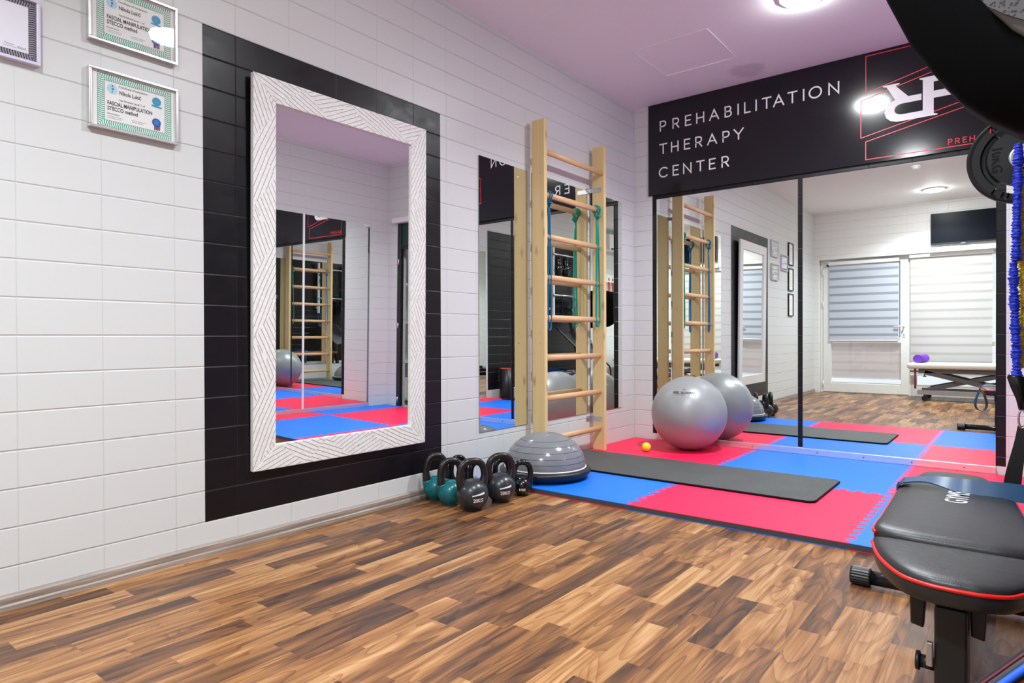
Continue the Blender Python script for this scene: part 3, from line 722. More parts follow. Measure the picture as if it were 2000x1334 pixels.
# ------------------------------------------------------------------ yoga mat
def yoga_mat():
    x0, x1, y0, y1 = 0.016, 1.745, -1.437, -0.815; z = MT
    t = thing('exercise_mat', 'dark grey ribbed exercise mat laid across the foam mats between the wall bar posts', 'mat', ((x0+x1)/2, (y0+y1)/2, z))
    def outline(e, r=0.045):
        P = []
        for (cx, cyy, a0) in ((x1-r, y1-r, 0), (x0+r, y1-r, 90), (x0+r, y0+r, 180), (x1-r, y0+r, 270)):
            for k in range(9): a = math.radians(a0+90*k/8); P.append((cx+(r+e)*math.cos(a), cyy+(r+e)*math.sin(a)))
        return P
    f = lambda u, v, h: (u, v, h)
    MB().prism(outline(-0.004), f, z+0.0108, z+0.0124).build('ribbed_top', M['yoga'], t)
    e = MB(); e.rings([[f(u, v, z+h) for u, v in outline(o)] for o, h in ((-0.003, 0.0003), (0.0, 0.003), (0.0, 0.009), (-0.003, 0.0115))], smooth=True)
    e.build('rubber_body', M['yedge'], t)
yoga_mat()

# ------------------------------------------------------------------ wall bars
def wall_bars():
    t = thing('wall_bars', 'tall pine wall bars with round rungs in front of the strip mirrors', 'wall bars', (0.08, -1.09, MT))
    for (y0, y1, zt, zb) in ((-1.490, -1.456, 2.29, MT), (-0.728, -0.696, 2.285, MT)):
        MB().box(0.030, 0.131, y0, y1, zb, zt).build('post', M['pine'], t, bevel=0.004)
    zs = [1.81, 1.535, 1.265, 0.998, 0.732, 0.464, 0.192]
    for k, z in enumerate([2.083]+zs):
        x = 0.112 if k == 0 else 0.092
        mb = MB(); mb.tube([(x, -1.458, z), (x, -0.726, z)], 0.0195, 20, flat=0.72); mb.build('rung', M['beech'], t)
    for z in (1.965, 0.262):
        b = MB(); b.box(0.012, 0.112, -0.7305, -0.7282, z-0.017, z+0.017); b.build('steel_bracket', M['steel'], t, bevel=0.001)
        b2 = MB(); b2.box(0.0062, 0.0085, -0.775, -0.7282, z-0.015, z+0.015); b2.box(0.0085, 0.0125, -0.7305, -0.7282, z-0.015, z+0.015)
        b2.cyl((0.0085, -0.758, z), (0.0135, -0.758, z), 0.0075, 12); b2.build('wall_bracket', M['steel'], t)
    for z in (1.94, 1.43, 0.90, 0.83):
        MB().cyl((0.094, -1.4925, z), (0.094, -1.4895, z), 0.005, 12).build('screw_head', M['steel'], t)
wall_bars()
def loop_band(name, label, mat, x, y, zr, zb, rr=0.007, spread=0.018, cat='resistance band', wide=0.0):
    """rubber loop hitched round a rung: two strands that hang down and join at the foot"""
    t = thing(name, label, cat, (x, y, zb), 0, 'rubber loops on the wall bars')
    strands = MB(); P = []
    rx = 0.026
    top = zr-0.075
    P += bez((x+0.006, y-0.004, top), (x+0.012, y-spread*.6, (top+zb)/2+0.1), (x+0.012, y-spread*1.1, zb+0.12), (x+0.01, y-spread, zb+0.03), 14)
    P += [(x+0.01, y-spread*math.cos(a), zb+0.03-0.03*math.sin(a)) for a in [PI*k/10 for k in range(1, 10)]]
    P += bez((x+0.01, y+spread, zb+0.03), (x+0.014, y+spread*1.2, zb+0.12), (x+0.014, y+spread*.6, (top+zb)/2+0.1), (x+0.008, y+0.004, top), 14)
    strands.tube(P, rr, 8, flat=0.4); strands.build('hanging_loop', mat, t)
    k = MB()
    for dy in (-0.012, 0.012):
        Q = [(x+0.008, y+dy*.4, zr-0.075)] + [(x+rx*math.cos(a), y+dy, zr+rx*math.sin(a)) for a in [math.radians(q) for q in range(-40, 221, 20)]]+[(x+0.006, y+dy*.3, zr-0.07)]
        k.tube(Q, rr*0.9, 8, flat=0.5)
    k.tube([(x+0.022, y-0.017, zr-0.048), (x+0.026, y, zr-0.058), (x+0.022, y+0.017, zr-0.048)], rr*0.9, 8)
    k.build('hitch_knot', mat, t)
loop_band('resistance_band', 'green rubber loop hanging from the right end of the second rung', M['bandg'], 0.094, -0.775, 1.81, 0.945, 0.0085, 0.022)
loop_band('resistance_band', 'blue rubber loop hanging beside the left post of the wall bars', M['bandb'], 0.094, -1.395, 1.81, 0.915, 0.0065, 0.016)

# ------------------------------------------------------------------ balls
def exercise_ball():
    c, r = Vector((0.606, -0.302, MT+0.272)), 0.274
    t = thing('exercise_ball', 'large silver-grey exercise ball against the left pane of the wall mirror', 'ball', (c.x, c.y, MT))
    mb = MB(); prof = []
    for i in range(49):
        a = PI*i/48; z = -r*math.cos(a); z = max(z, -0.2715); prof.append((max(1e-4, r*math.sin(a)), z))
    mb.lathe(prof, c, 72); b = mb.build('ball_skin', M['ball'], t)
    # printed text wrapped round the ball, facing the room
    d0 = Vector((CAM.x-c.x, CAM.y-c.y, 0)).normalized(); az0 = math.atan2(d0.y, d0.x)-math.radians(8)
    tx = MB()
    def wrap(u, v):
        th = az0+u/r; ph = math.radians(36)+v/r
        return c+1.0015*r*Vector((math.cos(ph)*math.cos(th), math.cos(ph)*math.sin(th), math.sin(ph)))
    put_text(tx, 'SISSEL  SECUREMAX', wrap, 0.026, -0.105, 0.0, width=0.20, bold=0.0009)
    put_text(tx, '55 cm', wrap, 0.011, -0.02, 0.035, bold=0.0004)
    put_text(tx, 'anti-burst system', wrap, 0.010, -0.085, -0.013, width=0.09); put_text(tx, 'max. 500 kg', wrap, 0.010, 0.03, -0.013, width=0.06)
    tx.quad([wrap(-0.10, -0.030), wrap(-0.01, -0.030), wrap(-0.01, -0.0285), wrap(-0.10, -0.0285)]); tx.quad([wrap(0.03, -0.030), wrap(0.09, -0.030), wrap(0.09, -0.0285), wrap(0.03, -0.0285)])
    tx.build('print', M['ink'], b)
exercise_ball()
def tennis_ball():
    c, r = Vector((0.392, -0.573, MT+0.032)), 0.0325
    t = thing('tennis_ball', 'small yellow tennis ball on the red mat left of the exercise ball', 'ball', (c.x, c.y, MT))
    MB().sphere(c, r, 32, 18).build('felt', M['tennis'], t)
    P = []
    for k in range(60):
        a = 2*PI*k/60; th = a; ph = 0.62*math.sin(2*a)
        q = Vector((math.cos(ph)*math.cos(th), math.cos(ph)*math.sin(th), math.sin(ph))); q = Vector((q.x, q.z, q.y)); P.append(c+q*r*1.004)
    MB().tube(P, 0.0011, 6, loop=True).build('seam', M['white'], t)
tennis_ball()
def half_ball():
    cx, cyy, z0 = 0.292, -1.716, MT
    t = thing('balance_trainer', 'grey half-ball balance trainer on a black base at the mat edge', 'balance trainer', (cx, cyy, z0))
    MB().lathe([(0.001, 0.0), (0.235, 0.0), (0.25, 0.012), (0.266, 0.028), (0.274, 0.04), (0.276, 0.052), (0.268, 0.06), (0.246, 0.064), (0.001, 0.064)], (cx, cyy, z0), 64).build('base', M['black'], t)
    R, hh = 0.243, 0.198
    prof = [(0.236, 0.060), (0.243, 0.068)]+[(R*math.cos(a)**0.92 if a < PI/2-0.01 else 1e-4, 0.068+hh*math.sin(a)) for a in [PI/2*k/28 for k in range(1, 29)]]
    d = MB(); d.lathe(prof, (cx, cyy, z0), 72); dome = d.build('dome', M['bosu'], t)
    g = MB()
    for a in (0.20, 0.36, 0.54, 0.74, 0.95): g.tube([(cx+(R*math.cos(a)**.92+.0004)*math.cos(q), cyy+(R*math.cos(a)**.92+.0004)*math.sin(q), z0+0.068+hh*math.sin(a)) for q in [2*PI*k/72 for k in range(72)]], 0.0013, 6, loop=True)
    g.build('groove_rings', M['bosul'], dome)
    MB().tube([(cx+0.2445*math.cos(q), cyy+0.2445*math.sin(q), z0+0.0665) for q in [2*PI*k/72 for k in range(72)]], 0.0042, 8, loop=True).build('seal_ring', M['white'], t)
half_ball()

# ------------------------------------------------------------------ kettlebells
def kettlebell(label, x, y, rz, r, Ht, body, grp='kettlebells along the left wall', txt=None, ring=None, hmat='hand', flat=0.93):
    t = thing('kettlebell', label, 'kettlebell', (x, y, 0), rz, grp)
    br = r*0.56; bh = 2*r*flat; cz = bh/2+0.001
    prof = [(0.001, 0.0), (br*0.9, 0.0), (br, 0.003)]
    for k in range(3, 31):
        a = PI*k/30; rr = r*math.sin(a)**0.95; z = cz-bh/2*math.cos(a)
        if rr > br or k > 10: prof.append((max(rr, 1e-4), z))
    MB().lathe(prof, n=48).build('body', M[body], t, world=False)
    hr = 0.0182 if Ht > 0.24 else 0.0155; hw = r*0.84; zt = Ht-hr; zb = cz+r*0.50
    # D-shaped handle with flared horns running into the body
    P = [(-hw*0.66, zb-0.035), (-hw*0.84, zb), (-hw*0.97, zb+(zt-zb)*0.28), (-hw*0.97, zb+(zt-zb)*0.52), (-hw*0.82, zb+(zt-zb)*0.80), (-hw*0.45, zt-0.004), (0, zt)]
    P = P+[(-a, b) for a, b in P[:-1][::-1]]
    pts = []
    Q = [Vector((a, 0, b)) for a, b in P]
    for i in range(len(Q)-1):
        p0, p1, p2, p3 = Q[max(i-1, 0)], Q[i], Q[i+1], Q[min(i+2, len(Q)-1)]
        for k in range(6):
            s = k/6; pts.append(0.5*((2*p1)+(p2-p0)*s+(2*p0-5*p1+4*p2-p3)*s*s+(3*p1-p0-3*p2+p3)*s**3))
    pts.append(Q[-1]); N = len(pts)
    rad = [hr*(1+0.62*max(0, 1-min(i, N-1-i)/15)) for i in range(N)]
    h = MB(); h.tube(pts, rad, 16, upv=(0, 1, 0)); h.build('handle', M[hmat], t, world=False)
    if body == 'teal':
        for s in (0, 1):
            cu = MB()
            seg = pts[:9] if s == 0 else pts[-9:]; rs = (rad[:9] if s == 0 else rad[-9:])
            cu.tube(seg, [q+0.0016 for q in rs], 16, upv=(0, 1, 0)); cu.build('horn_sleeve', M['teal'], t, world=False)
    if ring:
        k0 = 8
        for sl in (slice(k0, k0+4), slice(-k0-4, -k0)):
            q = MB(); q.tube(pts[sl], [v_+0.0012 for v_ in rad[sl]], 16, upv=(0, 1, 0)); q.build('colour_ring', M['redline'], t, world=False)
    if txt:
        tx = MB()
        def wrap(u, v):
            th = -PI/2+u/r; ph = math.radians(-8)+v/r
            return Vector((0, 0, cz))+1.012*Vector((r*math.cos(ph)*math.cos(th), r*math.cos(ph)*math.sin(th), bh/2*math.sin(ph)))
        put_text(tx, txt, wrap, r*0.34, -r*0.36, -r*0.18, width=r*0.66, bold=0.0009)
        if txt != '8 KG':
            b = len(tx.v)
            for k in range(8):
                u0, u1 = -r*.42+k*r*.105, -r*.42+(k+1)*r*.105
                tx.quad([wrap(u0, r*.20+0.0012*k), wrap(u1, r*.20+0.0012*(k+1)), wrap(u1, r*.275+0.0018*(k+1)), wrap(u0, r*.255+0.0018*k)])
        tx.build('print', M['letter'], t, world=False)
    return t
rz = math.radians(66)
kettlebell('teal kettlebell with black handle closest to the wall, under the black tiles', 0.084, -2.440, rz, 0.067, 0.252, 'teal')
kettlebell('teal kettlebell with black handle standing behind the nearest grey one', 0.224, -2.470, rz, 0.069, 0.246, 'teal')
kettlebell('dark grey 20 kg kettlebell, nearest to the camera of the whole cluster', 0.378, -2.476, rz, 0.083, 0.262, 'iron', txt='20KG')
kettlebell('dark grey 20 kg kettlebell between the nearest one and the small black one', 0.388, -2.262, math.radians(60), 0.081, 0.259, 'iron', txt='20KG')
kettlebell('small glossy black kettlebell next to the half-ball trainer', 0.400, -2.086, math.radians(38), 0.054, 0.198, 'gloss', txt='8 KG', hmat='gloss')
kettlebell('black kettlebell at the wall, mostly hidden behind the second teal one', 0.105, -2.285, rz, 0.053, 0.220, 'gloss', hmat='gloss')
kettlebell('black kettlebell with red rings hidden behind the nearest grey one', 0.232, -2.268, rz, 0.052, 0.206, 'gloss', hmat='gloss', ring=True)
kettlebell('black kettlebell with red rings hidden behind the second grey one', 0.262, -2.095, rz, 0.052, 0.196, 'gloss', hmat='gloss', ring=True)

# ------------------------------------------------------------------ weight bench
def bench():
    cx = 2.425; zt = 0.402
    t = thing('weight_bench', 'black padded weight bench with red piping at the right foreground', 'bench', (cx, -2.9, 0))
    def outline(pts, n=6):
        # closed Catmull-Rom through the points
        out = []; N = len(pts)
        for i in range(N):
            p0, p1, p2, p3 = [Vector((*pts[(i+k-1) % N], 0)) for k in range(4)]
            for k in range(n):
                s = k/n; q = 0.5*((2*p1)+(p2-p0)*s+(2*p0-5*p1+4*p2-p3)*s*s+(3*p1-p0-3*p2+p3)*s**3); out.append((q.x, q.y))
        return out
    def pad(name, half, zt, th, dome, lim, tilt=None):
        ax = lambda y: -0.07*(y+2.9)
        pts = [(cx+ax(b)+a, b) for a, b in half]+[(cx+ax(b)-a, b) for a, b in half[::-1]]
        P = outline(pts); my = sum(p[1] for p in P)/len(P)
        def ring(k, z): return [(cx+(x-cx)*k, my+(y-my)*k, z+(tilt(y) if tilt else 0)) for x, y in P]
        mb = MB()
        prof = [(0.90, zt-th), (0.97, zt-th+0.004), (0.995, zt-th+0.018), (1.0, zt-0.024), (0.996, zt-0.016), (0.985, zt-0.009), (0.955, zt-0.004), (0.90, zt-0.001), (0.75, zt+dome*0.6), (0.45, zt+dome*.9), (0.15, zt+dome)]
        mb.rings([ring(k, z) for k, z in prof]); p = mb.build(name, M['leather'], t)
        rg = ring(1.004, zt-0.017); keep = [q for q in range(len(rg)) if (rg[q][1] > lim if lim < -3.12 + 0.02 and name == 'back_pad' else rg[q][1] < lim)]
        k0 = next(q for q in range(len(rg)) if q in keep and (q-1) % len(rg) not in keep); run = []
        while k0 % len(rg) in keep and len(run) < len(rg): run.append(rg[k0 % len(rg)]); k0 += 1
        MB().tube(run, 0.0042, 8).build('red_piping', M['piping'], p)
        return p
    pb = pad('back_pad', [(0.03, -2.205), (0.080, -2.235), (0.112, -2.37), (0.143, -2.53), (0.153, -2.74), (0.162, -2.95), (0.169, -3.06), (0.160, -3.102), (0.10, -3.122), (0.04, -3.126)], zt, 0.066, 0.004, -3.105)
    ps = pad('seat_pad', [(0.06, -3.134), (0.155, -3.136), (0.162, -3.165), (0.138, -3.27), (0.095, -3.358), (0.052, -3.386), (0.015, -3.392)], zt-0.014, 0.056, 0.004, -3.142)
    tx = MB(); fn = lambda u, v, h=0: (2.442-v, -2.748+u, zt+0.0047)
    put_text(tx, 'GYMSTICK', fn, 0.076, 0, 0.0, width=0.30, bold=0.0004); tx.build('print', M['letter'], pb)
    f = MB(); f.bar((2.448, -3.30, zt-0.115), (2.395, -2.36, zt-0.098), 0.06, 0.05); f.build('main_beam', M['black'], t, bevel=0.004)
    l = MB(); l.bar((2.446, -3.275, zt-0.10), (2.446, -3.285, 0.05), 0.058, 0.07, (0, 1, 0)); l.build('leg', M['black'], t, bevel=0.005)
    l = MB(); l.bar((2.395, -2.41, zt-0.09), (2.395, -2.395, 0.05), 0.05, 0.05, (0, 1, 0)); l.build('leg', M['black'], t, bevel=0.005)
    for (cx, yy, hw_) in ((2.40, -2.39, 0.30), (2.446, -3.285, 0.09)):
        b = MB(); b.cyl((cx-hw_, yy, 0.032), (cx+hw_, yy, 0.032), 0.024, 20); tb = b.build('foot_tube', M['gloss'], t)
        for s in (-1, 1):
            c = MB(); n = 40
            rr = [0.0315 if k % 2 else 0.0295 for k in range(n)]
            def rg(x, q=1.0): return [(x, yy+rr[k]*q*math.cos(2*PI*k/n), 0.0318+rr[k]*q*math.sin(2*PI*k/n)) for k in range(n)]
            xa, xb = cx+s*(hw_-0.05), cx+s*(hw_+0.012)
            c.rings([rg(xa, 0.96), rg(xa+s*.004), rg(xb-s*.006), rg(xb, 0.9)], smooth=False); c.build('end_cap', M['black'], tb)
    for (xx, yy) in ((2.384, -3.26), (2.492, -3.26)):
        k = MB(); k.prism([(-0.016, 0.0), (-0.014, -0.085), (0.010, -0.09), (0.016, 0.0)], lambda u, v, h: (xx+u, h, zt-0.075+v), yy-0.012, yy+0.012); k.build('pad_bracket', M['black'], t, bevel=0.003)
    k = MB(); k.cyl((2.386, -3.27, 0.165), (2.418, -3.27, 0.165), 0.014, 16); k.cyl((2.380, -3.27, 0.165), (2.388, -3.27, 0.165), 0.02, 16); k.build('locking_knob', M['black'], t)
    k = MB(); k.box(2.404, 2.416, -3.325, -3.313, 0.18, 0.23); k.build('steel_catch', M['steel'], t, bevel=0.002)
bench()
def draped_band():
    t = thing('resistance_band', 'dark blue rubber band draped across the far end of the bench', 'resistance band', (2.35, -2.6, 0.2))
    z = 0.414
    P = [(2.252, -2.565, 0.388), (2.258, -2.56, 0.404)]+bez((2.268, -2.565, z+0.002), (2.32, -2.545, z+0.016), (2.36, -2.55, z+0.012), (2.42, -2.582, z+0.008), 24)+bez((2.432, -2.586, z+0.008), (2.50, -2.59, z+0.008), (2.56, -2.585, z+0.008), (2.70, -2.57, z+0.002), 14)
    def ribbon(mb, pts, hw, th, dirs):
        R = []
        for i, p in enumerate(pts):
            p = Vector(p); d = Vector(dirs(i/(len(pts)-1))).normalized()
            a = Vector(pts[min(i+1, len(pts)-1)])-Vector(pts[max(i-1, 0)]); nn = a.cross(d).normalized()
            R.append([p-d*hw-nn*th, p+d*hw-nn*th, p+d*hw+nn*th, p-d*hw+nn*th])
        mb.rings(R, smooth=True)
    P = [p for i, p in enumerate(P)]
    mb = MB(); ribbon(mb, P, 0.026, 0.0016, lambda s: (0.0, 1.0-0.7*min(1, max(0, (s-0.3)*2.0)), 0.15+0.6*min(1, max(0, (s-0.3)*2.0))))
    o = mb.build('band_across_pad', M['band'], t); md = o.modifiers.new('split', 'EDGE_SPLIT'); md.split_angle = math.radians(50)
    L = MB(); c = Vector((2.262, -2.52, 0.279)); Q = []
    for k in range(29):
        a = PI/2+2*PI*k/28; s = math.sin(a); Q.append((c.x+0.062*math.cos(a)*(0.6-0.4*s), c.y, c.z+0.105*s))
    ribbon(L, Q, 0.016, 0.0016, lambda s: (0.7, 1, 0.0)); o = L.build('hanging_loop', M['band'], t); md = o.modifiers.new('split', 'EDGE_SPLIT'); md.split_angle = math.radians(50)
    L2 = MB(); ribbon(L2, [(2.252, -2.52, 0.375), (2.251, -2.525, 0.39), (2.256, -2.53, 0.404), (2.28, -2.545, 0.416)], 0.016, 0.0016, lambda s: (0.2, 1, 0)); L2.build('hitch_fold', M['band'], t)
draped_band()

# ------------------------------------------------------------------ plate tower, cords
PC = Vector((2.560, -2.08, 1.482)); PR = 0.156
def tower():
    t = thing('weight_tower', 'black steel post on the foam mats carrying the weight plate', 'weight rack', (2.70, -1.93, MT))
    MB().box(2.68, 2.73, -1.955, -1.905, MT+0.03, 1.62).build('upright', M['gloss'], t, bevel=0.004)
    MB().box(2.60, 2.98, -1.97, -1.89, MT, MT+0.03).build('foot_plate', M['gloss'], t, bevel=0.004)
    a = MB(); a.box(PC.x-0.026, 2.69, -1.953, -1.907, PC.z-0.026, PC.z+0.026); a.build('arm', M['gloss'], t, bevel=0.004)
    MB().cyl((PC.x, -1.95, PC.z), (PC.x, -2.19, PC.z), 0.0215, 24).build('plate_horn', M['chrome'], t)
tower()
def plate():
    t = thing('weight_plate', 'black rubber 10 kg weight plate hung beside the mirror edge', 'weight plate', (PC.x, PC.y, PC.z-PR))
    NA = 144; R = [0.024, 0.040, 0.096, 0.103, 0.112, 0.117, 0.124, 0.140, 0.149, PR]
    # front depth at each ring (towards the camera)
    def depth(r, ang):
        d = math.degrees(ang) % 360
        side = abs(((d-180+180) % 360)-180) < 48 or abs(((d+180) % 360)-180) < 48
        if r <= 0.041: return 0.018
        if r < 0.100: return 0.015
        if r < 0.1165: return 0.001 if side else 0.010
        if r < 0.145: return 0.013
        if r < 0.152: return 0.015
        return 0.010
    def hole(i, k):
        d = (k+0.5)*360/NA
        lo, hi = R[i], R[i+1]
        open_ = (232 <= d <= 308) or (52 <= d <= 128)
        return open_ and lo >= 0.095 and hi <= 0.125
    def outer_scale(r, k):
        return r
    mb = MB(); cells = [[not hole(i, k) for k in range(NA)] for i in range(len(R)-1)]
    def pt(i, k, front):
        a = 2*PI*k/NA; r = R[i]; y = depth(r, a)
        # grip ribs on the outer ring beside the openings
        d = math.degrees(a) % 360
        if ((232 <= d <= 308) or (52 <= d <= 128)) and R[i] in (0.124, 0.140): y -= 0.006*(1 if int(d/5) % 2 else 0)
        if not front: y = -0.012
        return (PC.x+r*math.cos(a), PC.y-y, PC.z+r*math.sin(a))
    for i in range(len(R)-1):
        for k in range(NA):
            if not cells[i][k]: continue
            k2 = k+1
            mb.quad([pt(i, k, 1), pt(i+1, k, 1), pt(i+1, k2, 1), pt(i, k2, 1)]); mb.quad([pt(i, k, 0), pt(i, k2, 0), pt(i+1, k2, 0), pt(i+1, k, 0)])
            if i == 0 or not cells[i-1][k]: mb.quad([pt(i, k, 0), pt(i, k, 1), pt(i, k2, 1), pt(i, k2, 0)])
            if i == len(R)-2 or not cells[i+1][k]: mb.quad([pt(i+1, k, 0), pt(i+1, k2, 0), pt(i+1, k2, 1), pt(i+1, k, 1)])
            if not cells[i][(k-1) % NA]: mb.quad([pt(i, k, 0), pt(i+1, k, 0), pt(i+1, k, 1), pt(i, k, 1)])
            if not cells[i][(k+1) % NA]: mb.quad([pt(i, k2, 0), pt(i, k2, 1), pt(i+1, k2, 1), pt(i+1, k2, 0)])
    o = mb.build('rubber_disc', M['rubber'], t)
    bm = bmesh.new(); bm.from_mesh(o.data); bmesh.ops.remove_doubles(bm, verts=bm.verts, dist=1e-5); bmesh.ops.recalc_face_normals(bm, faces=bm.faces); bm.to_mesh(o.data); bm.free()
    h = MB(); pr = [(0.0245, -0.014), (0.036, -0.014), (0.038, 0.012), (0.036, 0.020), (0.0245, 0.020), (0.0245, -0.014)]
    h.rings([[(PC.x+r*math.cos(2*PI*k/40), PC.y-d, PC.z+r*math.sin(2*PI*k/40)) for k in range(40)] for r, d in pr], cap0=False, cap1=False); h.build('steel_hub', M['steel'], t)
    tx = MB(); c0 = PC+Vector((-0.066, 0, 0.0))
    fn = lambda u, v, h_=0: (c0.x+v-0.016, PC.y-0.0168, c0.z-u)
    vs, fs = text_tris('10KG', 0.042, 'CENTER', 0.0012)
    b = len(tx.v); tx.v += [fn(u*0.92, v) for u, v in vs]+[(fn(u*0.92, v)[0], PC.y-0.0152, fn(u*0.92, v)[2]) for u, v in vs]
    n0 = len(vs)
    for f in fs: tx.face([b+i for i in f])
    tx.build('raised_lettering', M['rubl'], t)
    rm = MB(); rm.box(PC.x-0.088, PC.x-0.085, PC.y-0.0155, PC.y-0.0140, PC.z+0.096, PC.z+0.112); rm.build('red_mark', M['redline'], t)
plate()
def cord(label, mat, x, y, z0, z1, lean, seed):
    t = thing('bungee_cord', label, 'exercise cord', (x, y, z0), 0, 'gathered bungee cords on the tower')
    random.seed(seed); rings = []; n = 16; N = 260; ph = [random.uniform(0, 6) for _ in range(6)]; off = 0.0
    for i in range(N+1):
        s = i/N; z = z1+(z0-z1)*s; cx_ = x+lean(s)[0]; cy_ = y+lean(s)[1]
        base = 0.0122+0.0022*math.sin(i*1.9+ph[0])+0.0014*math.sin(i*0.23+ph[2])+random.uniform(-0.0028, 0.0028)
        a0 = random.uniform(0, 6)
        rings.append([(cx_+(base+0.0016*math.sin(3*a+a0))*math.cos(a), cy_+(base+0.0016*math.sin(3*a+a0))*math.sin(a), z+0.002*math.sin(2*a+ph[1]+i)) for a in [2*PI*k/n for k in range(n)]])
    mb = MB(); mb.rings(rings); mb.build('gathered_sleeve', M[mat], t)
    return t
tb = cord('blue gathered bungee cord hanging before the weight plate', 'cordb', 2.551, -2.205, 0.735, 1.50, lambda s: (-0.010*math.sin(PI*s)**2*(1 if s > .5 else .3)-0.004*s, 0.0), 1)
ty = cord('yellow gathered bungee cord behind the blue one', 'cordy', 2.563, -2.168, 0.76, 1.42, lambda s: (0.002-0.006*math.sin(2.2*PI*s)-0.006*s, 0), 2)
def handle_strap():
    t = thing('cord_handle', 'black handle with steel ring and strap under the blue cord', 'handle', (2.55, -2.205, 0.45))
    x, y = 2.548, -2.205
    mb = MB(); mb.rings([[(x+dx+rx*math.cos(a), y+ry*math.sin(a), z) for a in [2*PI*k/20 for k in range(20)]] for z, rx, ry, dx in ((0.742, 0.017, 0.012, -0.004), (0.732, 0.024, 0.014, -0.003), (0.70, 0.021, 0.012, 0.003), (0.66, 0.013, 0.009, 0.010), (0.625, 0.009, 0.007, 0.013))])
    mb.build('grip_cone', M['gloss'], t)
    MB().tube([(x+0.014+0.010*math.cos(a), y, 0.595+0.030*math.sin(a)) for a in [2*PI*k/28 for k in range(28)]], 0.0035, 8, loop=True).build('steel_ring', M['chrome'], t)
    mb = MB(); P = bez((x+0.012, y, 0.572), (x+0.012, y, 0.50), (x-0.004, y, 0.46), (x-0.012, y, 0.37), 14); R = []
    for i, p in enumerate(P):
        wv = 0.010+0.014*(i/14)**0.7; R.append([p+Vector((-wv, -0.002, 0)), p+Vector((wv, -0.002, 0)), p+Vector((wv, 0.002, 0)), p+Vector((-wv, 0.002, 0))])
    mb.rings(R, smooth=False); mb.build('strap', M['black'], t)
handle_strap()

# ------------------------------------------------------------------ exercise machine at the right edge (console above, blue-striped rail below)
def machine():
    t = thing('exercise_machine', 'black exercise machine with grey console and blue-striped rail, close at the right edge', 'exercise machine', (2.95, -4.2, 0))
    # console: a tilted shell with a rounded outline; underside black, face grey with a speaker grille
    out = [(2.405, 1.42), (2.418, 1.31), (2.450, 1.217), (2.471, 1.166), (2.494, 1.127), (2.515, 1.097), (2.535, 1.077), (2.557, 1.061), (2.62, 1.035), (2.72, 1.015), (2.85, 1.01), (3.0, 1.025), (3.12, 1.10), (3.19, 1.25), (3.2, 1.42), (3.12, 1.56), (2.95, 1.62), (2.70, 1.62), (2.52, 1.58), (2.43, 1.51)]
    c = Vector((2.82, 0, 1.34))
    def ring(k, y, dz=0.0, dx=0.0): return [(c.x+(u-c.x)*k+dx, y, c.z+(v-c.z)*k+dz) for u, v in out]
    mb = MB(); mb.rings([ring(0.72, -4.05, 0.02), ring(0.93, -4.07, 0.01), ring(0.99, -4.10), ring(1.0, -4.145), ring(0.995, -4.155), ring(0.93, -4.18, 0.006), ring(0.875, -4.195, 0.010)])
    mb.build('console_shell', M['matte'], t)
    MB().rings([ring(0.875, -4.190, 0.010), ring(0.868, -4.202, 0.011), ring(0.84, -4.204, 0.012)]).build('console_face', M['cgrey'], t)
    g = MB(); g.prism([(2.531, 1.200), (2.530, 1.172), (2.536, 1.161), (2.550, 1.149), (2.565, 1.139), (2.62, 1.118), (2.68, 1.113), (2.68, 1.21), (2.60, 1.22)], lambda u, v, h: (u, h, v), -4.2042, -4.2065); g.build('speaker_grille', M['grille'], t)
    g = MB(); g.prism([(2.70, 1.25), (3.0, 1.25), (3.0, 1.5), (2.70, 1.5)], lambda u, v, h: (u, h, v), -4.2042, -4.209); g.build('display', M['screen'], t)
    # curved side rail with a blue stripe
    A = Vector((2.537, -3.955, 0.452)); d = Vector((0.0265, 0.010, 0.028)).normalized()
    low = bez((2.62, -3.99, 0.05), (2.50, -3.99, 0.10), A-d*0.12, A-d*0.03, 16); hi = [A+d*s for s in (0.0, 0.1, 0.2, 0.3, 0.45, 0.6, 0.72, 0.8)]
    P = low+hi
    nrm = d.cross(Vector((0, 1, 0))).normalized()
    for yo in (0.0, 0.42):
        Q = [p+Vector((0.0, yo, 0)) for p in P]
        if yo: Q = [p for p in Q if p.x > 2.585]
        b = MB(); b.tube(Q, 0.0125, 14, upv=(0, 1, 0)); rl = b.build('side_rail', M['black'], t)
        s1 = MB(); s1.tube([p+Vector((0, -0.0105, 0.0)) for p in Q], 0.0048, 8, upv=(0, 1, 0)); s1.build('blue_stripe', M['bluestripe'], rl)
        s2 = MB(); s2.tube([p+Vector((0.0068, -0.0085, -0.0066)) for p in Q], 0.0016, 6, upv=(0, 1, 0)); s2.tube([p+Vector((-0.0075, -0.0085, 0.007)) for p in Q], 0.0016, 6, upv=(0, 1, 0)); s2.build('maroon_trim', M['maroon'], rl)
    dk = MB(); a = A+d*0.14+Vector((0, 0.21, 0)); e = A+d*0.70+Vector((0, 0.21, 0)); dk.bar(a, e, 0.37, 0.022, (nrm.x, nrm.y, nrm.z)); dk.build('deck', M['iron'], t, bevel=0.004)
    for y in (-4.10, -3.62): MB().cyl((2.72, y, 0.03), (3.05, y-0.02, 1.20), 0.022, 16).build('upright', M['gloss'], t)
    MB().box(2.60, 3.22, -4.14, -3.52, 0.0, 0.055).build('base_frame', M['black'], t, bevel=0.01)
    MB().cyl((2.85, -4.08, 1.15), (3.03, -4.10, 1.0), 0.03, 16).build('console_neck', M['gloss'], t)
machine()

